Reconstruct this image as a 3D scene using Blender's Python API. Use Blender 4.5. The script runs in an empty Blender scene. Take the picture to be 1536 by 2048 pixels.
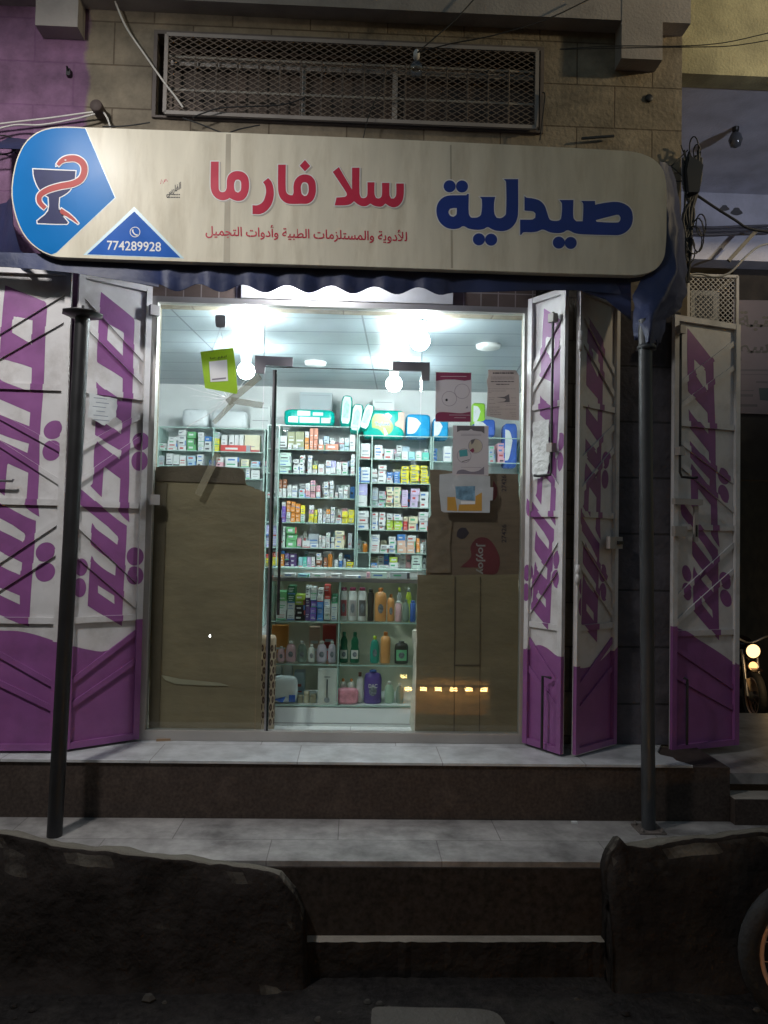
import bpy, math, random
from mathutils import Vector
from mathutils.geometry import tessellate_polygon
random.seed(7)
SC = bpy.context.scene
COL = SC.collection
R = math.radians

# ------------------------------------------------------------------ camera
F_PX, CX, CY = 1539.0, 768.0, 1024.0
CAM = Vector((0, -4.6, 1.2))
YAW, PITCH, ROLL = R(2.16), R(2.0), R(1.15)
_f = Vector((math.sin(YAW)*math.cos(PITCH), math.cos(YAW)*math.cos(PITCH), math.sin(PITCH)))
_r0 = Vector((math.cos(YAW), -math.sin(YAW), 0)); _u0 = _r0.cross(_f)
_r = _r0*math.cos(ROLL) + _u0*math.sin(ROLL); _u = _u0*math.cos(ROLL) - _r0*math.sin(ROLL)
cd = bpy.data.cameras.new('camera'); cam = bpy.data.objects.new('camera', cd); COL.objects.link(cam)
cd.sensor_fit = 'VERTICAL'; cd.sensor_height = 36; cd.lens = 36*F_PX/2048; cd.clip_end = 500; cd.clip_start = .05
from mathutils import Matrix
cam.matrix_world = Matrix(((_r.x, _u.x, -_f.x, CAM.x), (_r.y, _u.y, -_f.y, CAM.y), (_r.z, _u.z, -_f.z, CAM.z), (0, 0, 0, 1)))
SC.camera = cam

# ------------------------------------------------------------------ world and exposure
W = bpy.data.worlds.new('World'); SC.world = W; W.use_nodes = True
wn = W.node_tree
sky = wn.nodes.new('ShaderNodeTexSky'); sky.sky_type = 'NISHITA'; sky.sun_disc = False
sky.sun_elevation = R(3.0); sky.sun_rotation = R(10)
bg = wn.nodes['Background']; bg.inputs['Strength'].default_value = 0.15
wn.links.new(sky.outputs[0], bg.inputs[0])
SC.view_settings.view_transform = 'Standard'; SC.view_settings.look = 'None'
SC.view_settings.exposure = 0.0; SC.view_settings.gamma = 1.0
SC.cycles.use_denoising = True
SC.cycles.max_bounces = 10; SC.cycles.transparent_max_bounces = 16
LAMP_W = 360.0        # street lamp over the pavement
WARM_W = 430.0        # warm street lamp further right
COOL_FILL_W = 340.0        # added fill lamp, unseen, for the neighbour's soffit
BULB_E = 205.0         # shop bulbs
AWN_E = 620.0          # bulb under the awning

def ray(px, py): return _f + _r*((px-CX)/F_PX) - _u*((py-CY)/F_PX)
def P(px, py, Y):
    d = ray(px, py); return CAM + d*((Y-CAM.y)/d.y)
def PZ(px, py, Z):
    d = ray(px, py); return CAM + d*((Z-CAM.z)/d.z)
def PP(px, py, p0, n):
    d = ray(px, py); return CAM + d*((p0-CAM).dot(n)/d.dot(n))

# ------------------------------------------------------------------ materials
def lin(r, g, b):
    f = lambda c: (c/255/12.92) if c/255 <= .04045 else ((c/255+.055)/1.055)**2.4
    return (f(r), f(g), f(b))
MATS = {}
def M(name, col, rough=.6, metal=0, var=.18, scale=6, bump=0, bscale=60, dirt=0, dirtcol=(.05, .04, .03), dscale=3, spec=.5, stretch=None, trans=0):
    if name in MATS: return MATS[name]
    m = bpy.data.materials.new(name); m.use_nodes = True; MATS[name] = m
    t = m.node_tree; N = t.nodes; L = t.links
    b = N['Principled BSDF']
    b.inputs['Roughness'].default_value = rough; b.inputs['Metallic'].default_value = metal
    b.inputs['Specular IOR Level'].default_value = spec
    tc = N.new('ShaderNodeTexCoord'); mp = N.new('ShaderNodeMapping'); L.new(tc.outputs['Object'], mp.inputs[0])
    if stretch: mp.inputs['Scale'].default_value = stretch
    nz = N.new('ShaderNodeTexNoise'); nz.inputs['Scale'].default_value = scale; nz.inputs['Detail'].default_value = 6
    L.new(mp.outputs[0], nz.inputs['Vector'])
    mr = N.new('ShaderNodeMapRange'); L.new(nz.outputs['Fac'], mr.inputs[0])
    mr.inputs[1].default_value = .3; mr.inputs[2].default_value = .7; mr.inputs[3].default_value = 1-var; mr.inputs[4].default_value = 1+var
    mx = N.new('ShaderNodeMix'); mx.data_type = 'RGBA'; mx.blend_type = 'MULTIPLY'; mx.inputs[0].default_value = 1
    mx.inputs[6].default_value = (*col, 1)
    L.new(mr.outputs[0], mx.inputs[7])
    out = mx.outputs[2]
    if dirt:
        n2 = N.new('ShaderNodeTexNoise'); n2.inputs['Scale'].default_value = dscale; n2.inputs['Detail'].default_value = 9; n2.inputs['Roughness'].default_value = .7
        L.new(mp.outputs[0], n2.inputs['Vector'])
        m2 = N.new('ShaderNodeMapRange'); L.new(n2.outputs['Fac'], m2.inputs[0])
        m2.inputs[1].default_value = .48; m2.inputs[2].default_value = .78; m2.inputs[3].default_value = 0; m2.inputs[4].default_value = dirt
        x2 = N.new('ShaderNodeMix'); x2.data_type = 'RGBA'; L.new(m2.outputs[0], x2.inputs[0]); L.new(out, x2.inputs[6]); x2.inputs[7].default_value = (*dirtcol, 1)
        out = x2.outputs[2]
    L.new(out, b.inputs['Base Color'])
    rr = N.new('ShaderNodeMapRange'); L.new(nz.outputs['Fac'], rr.inputs[0]); rr.inputs[3].default_value = max(.02, rough-.12); rr.inputs[4].default_value = min(1, rough+.12)
    L.new(rr.outputs[0], b.inputs['Roughness'])
    if bump:
        n3 = N.new('ShaderNodeTexNoise'); n3.inputs['Scale'].default_value = bscale; n3.inputs['Detail'].default_value = 5
        L.new(mp.outputs[0], n3.inputs['Vector'])
        bp = N.new('ShaderNodeBump'); bp.inputs['Strength'].default_value = bump; bp.inputs['Distance'].default_value = .02
        L.new(n3.outputs['Fac'], bp.inputs['Height']); L.new(bp.outputs[0], b.inputs['Normal'])
    if trans: b.inputs['Transmission Weight'].default_value = trans
    return m
def EM(name, col, s):
    if name in MATS: return MATS[name]
    m = bpy.data.materials.new(name); m.use_nodes = True; MATS[name] = m
    t = m.node_tree; t.nodes.remove(t.nodes['Principled BSDF'])
    e = t.nodes.new('ShaderNodeEmission'); e.inputs[0].default_value = (*col, 1); e.inputs[1].default_value = s
    t.links.new(e.outputs[0], t.nodes['Material Output'].inputs[0]); return m
def GLASS(name, tint=(.93, .97, .96), refl=1.0):
    if name in MATS: return MATS[name]
    m = bpy.data.materials.new(name); m.use_nodes = True; MATS[name] = m
    t = m.node_tree; N = t.nodes; L = t.links; N.remove(N['Principled BSDF'])
    tr = N.new('ShaderNodeBsdfTransparent'); tr.inputs[0].default_value = (*tint, 1)
    gl = N.new('ShaderNodeBsdfGlossy'); gl.inputs['Roughness'].default_value = .015
    fr = N.new('ShaderNodeFresnel'); ge = N.new('ShaderNodeNewGeometry'); io = N.new('ShaderNodeMapRange'); L.new(ge.outputs['Backfacing'], io.inputs[0])
    io.inputs[3].default_value = 1.45; io.inputs[4].default_value = 1/1.45; L.new(io.outputs[0], fr.inputs[0])
    mu = N.new('ShaderNodeMath'); mu.operation = 'MULTIPLY'; mu.inputs[1].default_value = refl; L.new(fr.outputs[0], mu.inputs[0])
    ms = N.new('ShaderNodeMixShader'); L.new(mu.outputs[0], ms.inputs[0]); L.new(tr.outputs[0], ms.inputs[1]); L.new(gl.outputs[0], ms.inputs[2])
    L.new(ms.outputs[0], N['Material Output'].inputs[0]); return m
def BRICK(name, c1, c2, mortar, bw, bh, ms, rough=.85, bump=.6, off=(0, 0), plane='XZ', purple=None, rot=0, offset=.5, dirt=.5):
    m = bpy.data.materials.new(name); m.use_nodes = True; MATS[name] = m
    t = m.node_tree; N = t.nodes; L = t.links; b = N['Principled BSDF']; b.inputs['Roughness'].default_value = rough
    tc = N.new('ShaderNodeTexCoord'); sp = N.new('ShaderNodeSeparateXYZ'); L.new(tc.outputs['Object'], sp.inputs[0])
    cb = N.new('ShaderNodeCombineXYZ'); L.new(sp.outputs[0 if plane[0] == 'X' else 1], cb.inputs[0]); L.new(sp.outputs['XYZ'.index(plane[1])], cb.inputs[1])
    mp = N.new('ShaderNodeMapping'); L.new(cb.outputs[0], mp.inputs[0]); mp.inputs['Location'].default_value = (off[0], off[1], 0); mp.inputs['Rotation'].default_value = (0, 0, rot)
    bt = N.new('ShaderNodeTexBrick'); bt.offset = offset; L.new(mp.outputs[0], bt.inputs['Vector'])
    bt.inputs['Color1'].default_value = (*c1, 1); bt.inputs['Color2'].default_value = (*c2, 1); bt.inputs['Mortar'].default_value = (*mortar, 1)
    bt.inputs['Scale'].default_value = 1; bt.inputs['Brick Width'].default_value = bw; bt.inputs['Row Height'].default_value = bh
    bt.inputs['Mortar Size'].default_value = ms; bt.inputs['Mortar Smooth'].default_value = .3; bt.inputs['Bias'].default_value = 0
    nz = N.new('ShaderNodeTexNoise'); nz.inputs['Scale'].default_value = 5; nz.inputs['Detail'].default_value = 9; nz.inputs['Roughness'].default_value = .65; L.new(tc.outputs['Object'], nz.inputs['Vector'])
    mr = N.new('ShaderNodeMapRange'); L.new(nz.outputs['Fac'], mr.inputs[0]); mr.inputs[1].default_value = .3; mr.inputs[2].default_value = .72; mr.inputs[3].default_value = 1-dirt; mr.inputs[4].default_value = 1+dirt*.6
    src = bt.outputs['Color']
    if purple:
        # painted part: X below a wavering edge
        ad = N.new('ShaderNodeMath'); ad.operation = 'MULTIPLY_ADD'; L.new(nz.outputs['Fac'], ad.inputs[0]); ad.inputs[1].default_value = .12; L.new(sp.outputs[0], ad.inputs[2])
        st = N.new('ShaderNodeMapRange'); L.new(ad.outputs[0], st.inputs[0]); st.inputs[1].default_value = purple[0]; st.inputs[2].default_value = purple[0]+.03; st.inputs[3].default_value = .85; st.inputs[4].default_value = 0
        xp = N.new('ShaderNodeMix'); xp.data_type = 'RGBA'; L.new(st.outputs[0], xp.inputs[0]); L.new(src, xp.inputs[6]); xp.inputs[7].default_value = (*purple[1], 1); src = xp.outputs[2]
    mx = N.new('ShaderNodeMix'); mx.data_type = 'RGBA'; mx.blend_type = 'MULTIPLY'; mx.inputs[0].default_value = 1; L.new(src, mx.inputs[6]); L.new(mr.outputs[0], mx.inputs[7])
    L.new(mx.outputs[2], b.inputs['Base Color'])
    n3 = N.new('ShaderNodeTexNoise'); n3.inputs['Scale'].default_value = 35; n3.inputs['Detail'].default_value = 6; L.new(tc.outputs['Object'], n3.inputs['Vector'])
    ma = N.new('ShaderNodeMath'); ma.operation = 'MULTIPLY_ADD'; L.new(bt.outputs['Fac'], ma.inputs[0]); ma.inputs[1].default_value = -1.2; L.new(n3.outputs['Fac'], ma.inputs[2])
    bp = N.new('ShaderNodeBump'); bp.inputs['Strength'].default_value = bump; bp.inputs['Distance'].default_value = .012; L.new(ma.outputs[0], bp.inputs['Height']); L.new(bp.outputs[0], b.inputs['Normal'])
    return m

# ------------------------------------------------------------------ mesh builder
class MB:
    def __init__(s): s.v = []; s.f = []; s.mi = []; s.m = []; s.sm = []
    def mat(s, m):
        if m not in s.m: s.m.append(m)
        return s.m.index(m)
    def add(s, vs, fs, m, smooth=False):
        o = len(s.v); k = s.mat(m); s.v += [Vector(p) for p in vs]
        for f in fs: s.f.append([i+o for i in f]); s.mi.append(k); s.sm.append(smooth)
        return s
    def face(s, pts, m): return s.add(pts, [list(range(len(pts)))], m)
    def box(s, x0, x1, y0, y1, z0, z1, m):
        v = [(x, y, z) for z in (z0, z1) for y in (y0, y1) for x in (x0, x1)]
        return s.add(v, [(0, 2, 3, 1), (4, 5, 7, 6), (0, 1, 5, 4), (2, 6, 7, 3), (0, 4, 6, 2), (1, 3, 7, 5)], m)
    def obox(s, o, ax, ay, az, m):
        o, ax, ay, az = map(Vector, (o, ax, ay, az))
        v = [o+ax*i+ay*j+az*k for k in (0, 1) for j in (0, 1) for i in (0, 1)]
        return s.add(v, [(0, 2, 3, 1), (4, 5, 7, 6), (0, 1, 5, 4), (2, 6, 7, 3), (0, 4, 6, 2), (1, 3, 7, 5)], m)
    def bar(s, a, b, w, d, side, m):
        a = Vector(a); b = Vector(b); t = (b-a).normalized(); sd = Vector(side); sd = (sd-t*sd.dot(t)).normalized(); n = t.cross(sd)
        return s.obox(a-sd*w/2-n*d/2, b-a, sd*w, n*d, m)
    def tube(s, path, r, m, seg=8, closed=False, caps=True):
        path = [Vector(p) for p in path]; n = len(path); rs = r if isinstance(r, (list, tuple)) else [r]*n
        vs = []; fs = []; up = None
        for i, p in enumerate(path):
            t = (path[(i+1) % n]-path[i-1]) if closed else (path[min(i+1, n-1)]-path[max(i-1, 0)])
            t.normalize()
            if up is None:
                up = Vector((0, 0, 1)) if abs(t.z) < .9 else Vector((1, 0, 0))
            a = (up-t*up.dot(t)); a = a.normalized() if a.length > 1e-6 else t.orthogonal().normalized(); up = a; b = t.cross(a)
            for k in range(seg):
                w = 2*math.pi*k/seg; vs.append(p+(a*math.cos(w)+b*math.sin(w))*rs[i])
        for i in range(n if closed else n-1):
            j = (i+1) % n
            for k in range(seg): fs.append((i*seg+k, i*seg+(k+1) % seg, j*seg+(k+1) % seg, j*seg+k))
        s.add(vs, fs, m, True)
        if caps and not closed:
            s.add(vs[:seg], [list(range(seg))[::-1]], m); s.add(vs[-seg:], [list(range(seg))], m)
        return s
    def lathe(s, c, prof, m, seg=16, axis=(0, 0, 1), flat=1.0, smooth=True):
        c = Vector(c); az = Vector(axis).normalized(); ax = Vector((1, 0, 0)) if abs(az.x) < .9 else Vector((0, 1, 0))
        ax = (ax-az*ax.dot(az)).normalized(); ay = az.cross(ax)
        vs = []; fs = []
        for r, h in prof:
            for k in range(seg):
                w = 2*math.pi*k/seg; vs.append(c+az*h+ax*(r*math.cos(w))+ay*(r*flat*math.sin(w)))
        for i in range(len(prof)-1):
            for k in range(seg): fs.append((i*seg+k, i*seg+(k+1) % seg, (i+1)*seg+(k+1) % seg, (i+1)*seg+k))
        fs.append(list(range(seg))[::-1]); fs.append([(len(prof)-1)*seg+k for k in range(seg)])
        return s.add(vs, fs, m, smooth)
    def sheet(s, polys, mp, m):
        """flat filled outline(s); polys[0] outer, the rest holes; mp(u,v)->world"""
        lists = [[Vector((u, v, 0)) for u, v in p] for p in polys]
        tris = tessellate_polygon(lists); flat = [q for p in polys for q in p]
        return s.add([mp(u, v) for u, v in flat], [t for t in tris if len(set(t)) == 3], m)
    def slab(s, poly, mp, m, o0, o1):
        """outline with thickness; mp(u,v,off)->world"""
        n = len(poly); tris = tessellate_polygon([[Vector((u, v, 0)) for u, v in poly]])
        va = [mp(u, v, o0) for u, v in poly]+[mp(u, v, o1) for u, v in poly]
        fs = [tuple(t) for t in tris]+[tuple(i+n for i in t[::-1]) for t in tris]+[(i, (i+1) % n, (i+1) % n+n, i+n) for i in range(n)]
        return s.add(va, fs, m)
    def grid(s, rows, m, smooth=True):
        nr = len(rows); nc = len(rows[0]); vs = [p for r in rows for p in r]
        return s.add(vs, [(i*nc+j, i*nc+j+1, (i+1)*nc+j+1, (i+1)*nc+j) for i in range(nr-1) for j in range(nc-1)], m, smooth)
    def text(s, body, mp, x0, x1, y0, y1, m, bold=0.0, rot=0):
        vs, fs = text_mesh(body, bold)
        if rot == 90: vs = [(-y, x) for x, y in vs]
        if rot == -90: vs = [(y, -x) for x, y in vs]
        ax, bx = min(v[0] for v in vs), max(v[0] for v in vs); ay, by = min(v[1] for v in vs), max(v[1] for v in vs)
        return s.add([mp(x0+(x-ax)/(bx-ax)*(x1-x0), y0+(y-ay)/(by-ay)*(y1-y0)) for x, y in vs], fs, m)
    def build(s, name, parent=None, label=None, cat=None, group=None, kind=None, origin=None):
        if origin is None:
            if parent: origin = parent.location
            elif kind == 'structure': origin = Vector((0, 0, 0))
            else:
                xs = [p.x for p in s.v]; ys = [p.y for p in s.v]; zs = [p.z for p in s.v]
                origin = Vector(((min(xs)+max(xs))/2, (min(ys)+max(ys))/2, min(zs)))
        origin = Vector(origin)
        if parent and parent.parent: origin = parent.location+parent.parent.location
        me = bpy.data.meshes.new(name); me.from_pydata([p-origin for p in s.v], [], s.f)
        for m in s.m: me.materials.append(m)
        me.polygons.foreach_set('material_index', s.mi); me.polygons.foreach_set('use_smooth', s.sm); me.update()
        o = bpy.data.objects.new(name, me); COL.objects.link(o)
        if parent: o.parent = parent
        else: o.location = origin
        tag(o, label, cat, group, kind); return o
_tc = {}
def text_mesh(body, bold):
    k = (body, bold)
    if k not in _tc:
        c = bpy.data.curves.new('txt', 'FONT'); c.body = body; c.offset = bold; c.resolution_u = 3
        o = bpy.data.objects.new('txt', c); COL.objects.link(o); bpy.context.view_layer.update()
        me = bpy.data.meshes.new_from_object(o.evaluated_get(bpy.context.evaluated_depsgraph_get()))
        _tc[k] = ([(v.co.x, v.co.y) for v in me.vertices], [tuple(p.vertices) for p in me.polygons])
        bpy.data.objects.remove(o); bpy.data.curves.remove(c); bpy.data.meshes.remove(me)
    return _tc[k]
AR = {'ا': 'ﺍﺎ', 'أ': 'ﺃﺄ', 'ب': 'ﺏﺐﺑﺒ', 'ة': 'ﺓﺔ', 'ت': 'ﺕﺖﺗﺘ', 'ج': 'ﺝﺞﺟﺠ', 'د': 'ﺩﺪ', 'ر': 'ﺭﺮ', 'ز': 'ﺯﺰ', 'س': 'ﺱﺲﺳﺴ', 'ط': 'ﻁﻂﻃﻄ', 'ع': 'ﻉﻊﻋﻌ', 'ف': 'ﻑﻒﻓﻔ', 'ك': 'ﻙﻚﻛﻜ', 'ل': 'ﻝﻞﻟﻠ', 'م': 'ﻡﻢﻣﻤ', 'ن': 'ﻥﻦﻧﻨ', 'ه': 'ﻩﻪﻫﻬ', 'و': 'ﻭﻮ', 'ي': 'ﻱﻲﻳﻴ', 'L': 'ﻷﻸ'}
def arabic(t):
    t = t.replace('لأ', 'L'); out = []; prev = False
    for i, ch in enumerate(t):
        f = AR.get(ch)
        if not f: out.append(ch); prev = False; continue
        nx = len(f) == 4 and i+1 < len(t) and t[i+1] in AR
        out.append((f[3] if prev else f[2]) if nx else (f[1] if prev else f[0])); prev = nx
    return ''.join(reversed(out))
def tag(o, label=None, cat=None, group=None, kind=None):
    for k, v in (('label', label), ('category', cat), ('group', group), ('kind', kind)):
        if v: o[k] = v
    return o
def thing(name, loc, label, cat, group=None):
    o = bpy.data.objects.new(name, None); o.empty_display_size = .1; COL.objects.link(o); o.location = loc
    return tag(o, label, cat, group)
def copy_tree(o, parent=None):
    c = o.copy(); COL.objects.link(c); c.parent = parent
    for ch in [x for x in o.children]: copy_tree(ch, c)
    return c

# ------------------------------------------------------------------ 2-D outlines
def area(p): return sum(p[i-1][0]*p[i][1]-p[i][0]*p[i-1][1] for i in range(len(p)))/2
def smooth(p, n=4, ang=52):
    N = len(p); q = [Vector(a) for a in p]; tan = []
    for i in range(N):
        a = q[i]-q[i-1]; b = q[(i+1) % N]-q[i]
        tan.append(None if a.length < 1e-9 or b.length < 1e-9 or a.angle(b) > R(ang) else (q[(i+1) % N]-q[i-1]).normalized())
    out = []
    for i in range(N):
        a, b = q[i], q[(i+1) % N]; L = (b-a).length; ta, tb = tan[i], tan[(i+1) % N]; d = (b-a).normalized() if L > 0 else Vector((0, 0))
        if ta is None and tb is None: out.append(tuple(a)); continue
        ta = (ta if ta is not None else d)*L; tb = (tb if tb is not None else d)*L
        for k in range(n):
            t = k/n; out.append(tuple(a*(2*t**3-3*t*t+1)+ta*(t**3-2*t*t+t)+b*(-2*t**3+3*t*t)+tb*(t**3-t*t)))
    return out
def offset(p, w):
    s = 1 if area(p) > 0 else -1; N = len(p); out = []
    for i in range(N):
        a = Vector(p[i])-Vector(p[i-1]); b = Vector(p[(i+1) % N])-Vector(p[i])
        if a.length < 1e-9: a = b
        if b.length < 1e-9: b = a
        na = Vector((a.y, -a.x)).normalized()*s; nb = Vector((b.y, -b.x)).normalized()*s
        n = na+nb; n = n.normalized() if n.length > 1e-6 else na
        out.append(tuple(Vector(p[i])+n*min(w/max(n.dot(na), .45), w*1.9)))
    return out
def clip(p, c):
    if area(c) < 0: c = c[::-1]
    out = list(p)
    for i in range(len(c)):
        a, b = c[i-1], c[i]; inp = out; out = []
        side = lambda q: (b[0]-a[0])*(q[1]-a[1])-(b[1]-a[1])*(q[0]-a[0])
        for j in range(len(inp)):
            u, v = inp[j-1], inp[j]; su, sv = side(u), side(v)
            if (su >= 0) != (sv >= 0):
                t = su/(su-sv); out.append((u[0]+(v[0]-u[0])*t, u[1]+(v[1]-u[1])*t))
            if sv >= 0: out.append(v)
        if len(out) < 3: return []
    r = [out[i] for i in range(len(out)) if (Vector(out[i])-Vector(out[i-1])).length > 1e-5]
    return r if len(r) > 2 and abs(area(r)) > 1e-6 else []
def circle(cx, cy, rx, ry=None, n=24): return [(cx+rx*math.cos(2*math.pi*k/n), cy+(ry or rx)*math.sin(2*math.pi*k/n)) for k in range(n)]
def stroke(pts, w):
    pts = [Vector(p) for p in pts]; n = len(pts); L = []; Rr = []
    for i in range(n):
        t = (pts[min(i+1, n-1)]-pts[max(i-1, 0)]).normalized(); nn = Vector((-t.y, t.x)); ww = w[i] if isinstance(w, (list, tuple)) else w
        L.append(tuple(pts[i]+nn*ww/2)); Rr.append(tuple(pts[i]-nn*ww/2))
    return L+Rr[::-1]
def spline(pts, n=5):
    pts = [Vector(p) for p in pts]; N = len(pts); out = []
    for i in range(N-1):
        a, b = pts[i], pts[i+1]; ta = (pts[min(i+1, N-1)]-pts[max(i-1, 0)])/2; tb = (pts[min(i+2, N-1)]-pts[i])/2
        for k in range(n):
            t = k/n; out.append(a*(2*t**3-3*t*t+1)+ta*(t**3-2*t*t+t)+b*(-2*t**3+3*t*t)+tb*(t**3-t*t))
    out.append(pts[-1]); return out

# ------------------------------------------------------------------ palette
STONE = BRICK('stone_blocks', (.285, .24, .175), (.215, .18, .13), (.13, .10, .07), .47, .265, .005, off=(.1, -.045), purple=(-1.62, (.21, .095, .215)))
TILEB = BRICK('brown_wall_tiles', (.2, .15, .13), (.16, .12, .1), (.4, .35, .32), .105, .3, .004, rough=.35, bump=.2, offset=0, dirt=.2)
CONC = M('old_concrete', (.30, .27, .23), .9, dirt=.6, dscale=4, bump=.4)
GREYC = M('painted_concrete', (.36, .33, .31), .85, dirt=.3, bump=.2)
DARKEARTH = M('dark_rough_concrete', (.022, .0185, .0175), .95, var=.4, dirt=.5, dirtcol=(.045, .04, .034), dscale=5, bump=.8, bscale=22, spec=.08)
_t = DARKEARTH.node_tree; _N = _t.nodes; _L = _t.links      # paler colour on up-facing faces stands in for light on the bank rims
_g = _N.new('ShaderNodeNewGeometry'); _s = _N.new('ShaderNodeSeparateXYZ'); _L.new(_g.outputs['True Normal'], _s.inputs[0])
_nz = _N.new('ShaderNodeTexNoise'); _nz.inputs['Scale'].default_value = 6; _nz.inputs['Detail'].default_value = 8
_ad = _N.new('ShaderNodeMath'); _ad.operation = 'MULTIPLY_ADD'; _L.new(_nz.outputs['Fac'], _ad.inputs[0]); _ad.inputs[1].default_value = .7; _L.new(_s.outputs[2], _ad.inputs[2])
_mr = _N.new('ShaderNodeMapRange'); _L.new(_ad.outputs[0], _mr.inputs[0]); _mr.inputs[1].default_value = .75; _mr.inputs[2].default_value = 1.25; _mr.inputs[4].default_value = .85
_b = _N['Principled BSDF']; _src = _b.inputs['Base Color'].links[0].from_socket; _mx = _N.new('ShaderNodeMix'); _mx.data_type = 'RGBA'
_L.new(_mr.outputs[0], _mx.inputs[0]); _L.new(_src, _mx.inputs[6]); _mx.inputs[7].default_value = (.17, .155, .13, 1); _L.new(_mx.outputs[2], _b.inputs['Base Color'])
GRANITE = M('brown_granite', (.055, .042, .036), .6, spec=.2, var=.35, scale=60, dirt=.35, dirtcol=(.17, .13, .11), dscale=7)
MARBLE = BRICK('white_step_tiles', (.55, .56, .57), (.49, .50, .52), (.26, .25, .25), .78, .6, .003, rough=.35, bump=.06, plane='XY', off=(.28, .1), offset=.3, dirt=.42)
MARBLE2 = BRICK('landing_tiles', (.34, .32, .31), (.29, .275, .27), (.17, .155, .15), .82, .7, .003, rough=.45, bump=.1, plane='XY', off=(.05, .0), offset=.4, dirt=.6)
ASPH = M('street_asphalt', (.02, .018, .018), .95, spec=.1, var=.4, scale=30, bump=.8, bscale=45, dirt=.4, dirtcol=(.09, .08, .07))
WPAINT = M('white_gloss_paint', (.62, .61, .62), .38, var=.08, dirt=.6, dirtcol=(.24, .2, .17), dscale=4, bump=.08, bscale=9)
PPAINT = M('purple_gloss_paint', (.255, .088, .265), .38, var=.12, dirt=.4, dirtcol=(.09, .05, .09), dscale=5, bump=.08, bscale=9)
PDARK = M('purple_paint_edge', (.2, .05, .22), .4)
TARP = M('blue_tarpaulin', (.016, .026, .085), .55, var=.3, scale=4, dirt=.4, dirtcol=(.07, .07, .10), bump=.5, bscale=7)
BLACKM = M('black_painted_steel', (.012, .012, .014), .45, var=.3)
GREYM = M('grey_painted_steel', (.045, .048, .054), .4, var=.2, dirt=.2)
ALU = M('aluminium_frame', (.42, .40, .38), .45, metal=.35, var=.12, dirt=.35, dirtcol=(.16, .13, .11))
STEEL = M('brushed_steel', (.36, .36, .38), .35, metal=.8, var=.1)
PATCH = M('grey_patch_fitting', (.2, .19, .21), .4, metal=.4, var=.05)
RUST = M('rusty_grey_steel', (.13, .11, .10), .7, dirt=.5, dirtcol=(.09, .05, .03), dscale=8)
WIREW = M('white_wire_mesh', (.55, .53, .5), .6, var=.15)
CABLEK = M('black_cable', (.012, .012, .013), .6); CABLEW = M('white_cable', (.6, .58, .54), .5)
CARD = M('brown_cardboard', (.25, .188, .118), .9, var=.14, scale=2.5, dirt=.5, dirtcol=(.15, .115, .08), dscale=1.8, bump=.6, bscale=4, stretch=(1, 1, 2.2))
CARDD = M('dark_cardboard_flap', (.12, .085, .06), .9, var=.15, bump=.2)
CARDR = M('reddish_cardboard', (.2, .135, .10), .9, var=.14, stretch=(1, 1, 6), bump=.15)
WHITEWALL = M('white_interior_wall', (.78, .8, .8), .6, var=.05)
SHELFW = M('white_shelf_laminate', (.74, .77, .77), .4, var=.05)
GGREEN = M('green_glass_edge', (.42, .58, .53), .25, var=.05)
FLOORT = BRICK('white_floor_tile', (.75, .75, .75), (.72, .72, .72), (.4, .4, .4), .6, .6, .003, rough=.2, bump=.02, plane='XY', offset=0, dirt=.05)
CEILP = BRICK('ceiling_panels', (.33, .385, .42), (.30, .355, .39), (.13, .15, .17), 1.2, .33, .007, rough=.35, bump=.1, plane='XY', rot=R(4), offset=0, dirt=.06)
PANE = GLASS('shop_glass'); CASEG = GLASS('case_glass', (.985, 1, .995), .7)
WPAPER = M('white_paper', (.7, .7, .7), .7, var=.05)
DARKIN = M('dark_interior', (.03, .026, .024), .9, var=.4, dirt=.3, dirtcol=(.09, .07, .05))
BULB = EM('shop_bulb_glow', (.93, .98, 1.0), BULB_E)
LENS = EM('street_lamp_glow', (1, .93, .82), 30); LENSW = EM('warm_lamp_glow', (1, .68, .3), 20)
INK = M('black_ink', (.015, .015, .02), .5)

# ------------------------------------------------------------------ ground, steps
YS = PZ(768, 1524, 0).y                 # front of the top step
ZL = P(768, 1639, YS).z                 # landing level
YL = PZ(900, 1723, ZL).y                # front of the landing
ZT = P(900, 1862, YL+.03).z             # lowest tread
YT = PZ(900, 1884, ZT).y
ZG = ZT-.16                             # street level
g = MB(); g.grid([[Vector((x, y, ZG)) for x in (-60, -8, 0, 8, 60)] for y in (-60, -12, YT+.3, 6, 12, 90)], ASPH, False); g.build('street', kind='structure')
xr_top = P(1384, 1528, YS).x; xr = P(1460, 1535, YS).x
s = MB(); s.box(-5, xr, YS, -.012, ZL-.4, -.014, GRANITE); s.build('upper_step', kind='structure')
s = MB()
# tiled top with broken right-hand end
edge = [(-5, YS-.012), (xr_top, YS-.012)]+[(xr_top-.02+random.uniform(-.02, .03)-.02*k, YS+.03+.055*k) for k in range(5)]+[(1.86, -.012), (-5, -.012)]
s.slab(edge, lambda u, v, o: Vector((u, v, o)), MARBLE, -.013, 0)
s.build('upper_step_tiles', kind='structure')
s = MB(); s.box(-5, 6, YL, YS+.002, ZL-.5, ZL, MARBLE2)
s.build('landing', kind='structure')
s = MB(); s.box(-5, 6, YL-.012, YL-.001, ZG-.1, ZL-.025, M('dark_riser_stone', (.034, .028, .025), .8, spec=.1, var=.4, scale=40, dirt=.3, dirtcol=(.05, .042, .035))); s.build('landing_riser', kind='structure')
s = MB()
rows = []
for j in range(2):
    rows.append([Vector((x, YT+random.uniform(-.004, .005) if j else YL-.012, ZT)) for x in [P(600, 1880, YT).x+i*.03 for i in range(53)]])
s.grid(rows, CONC, False); rows2 = [rows[1], [v+Vector((0, 0, -.2)) for v in rows[1]]]; s.grid(rows2, DARKEARTH, False)
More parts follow.
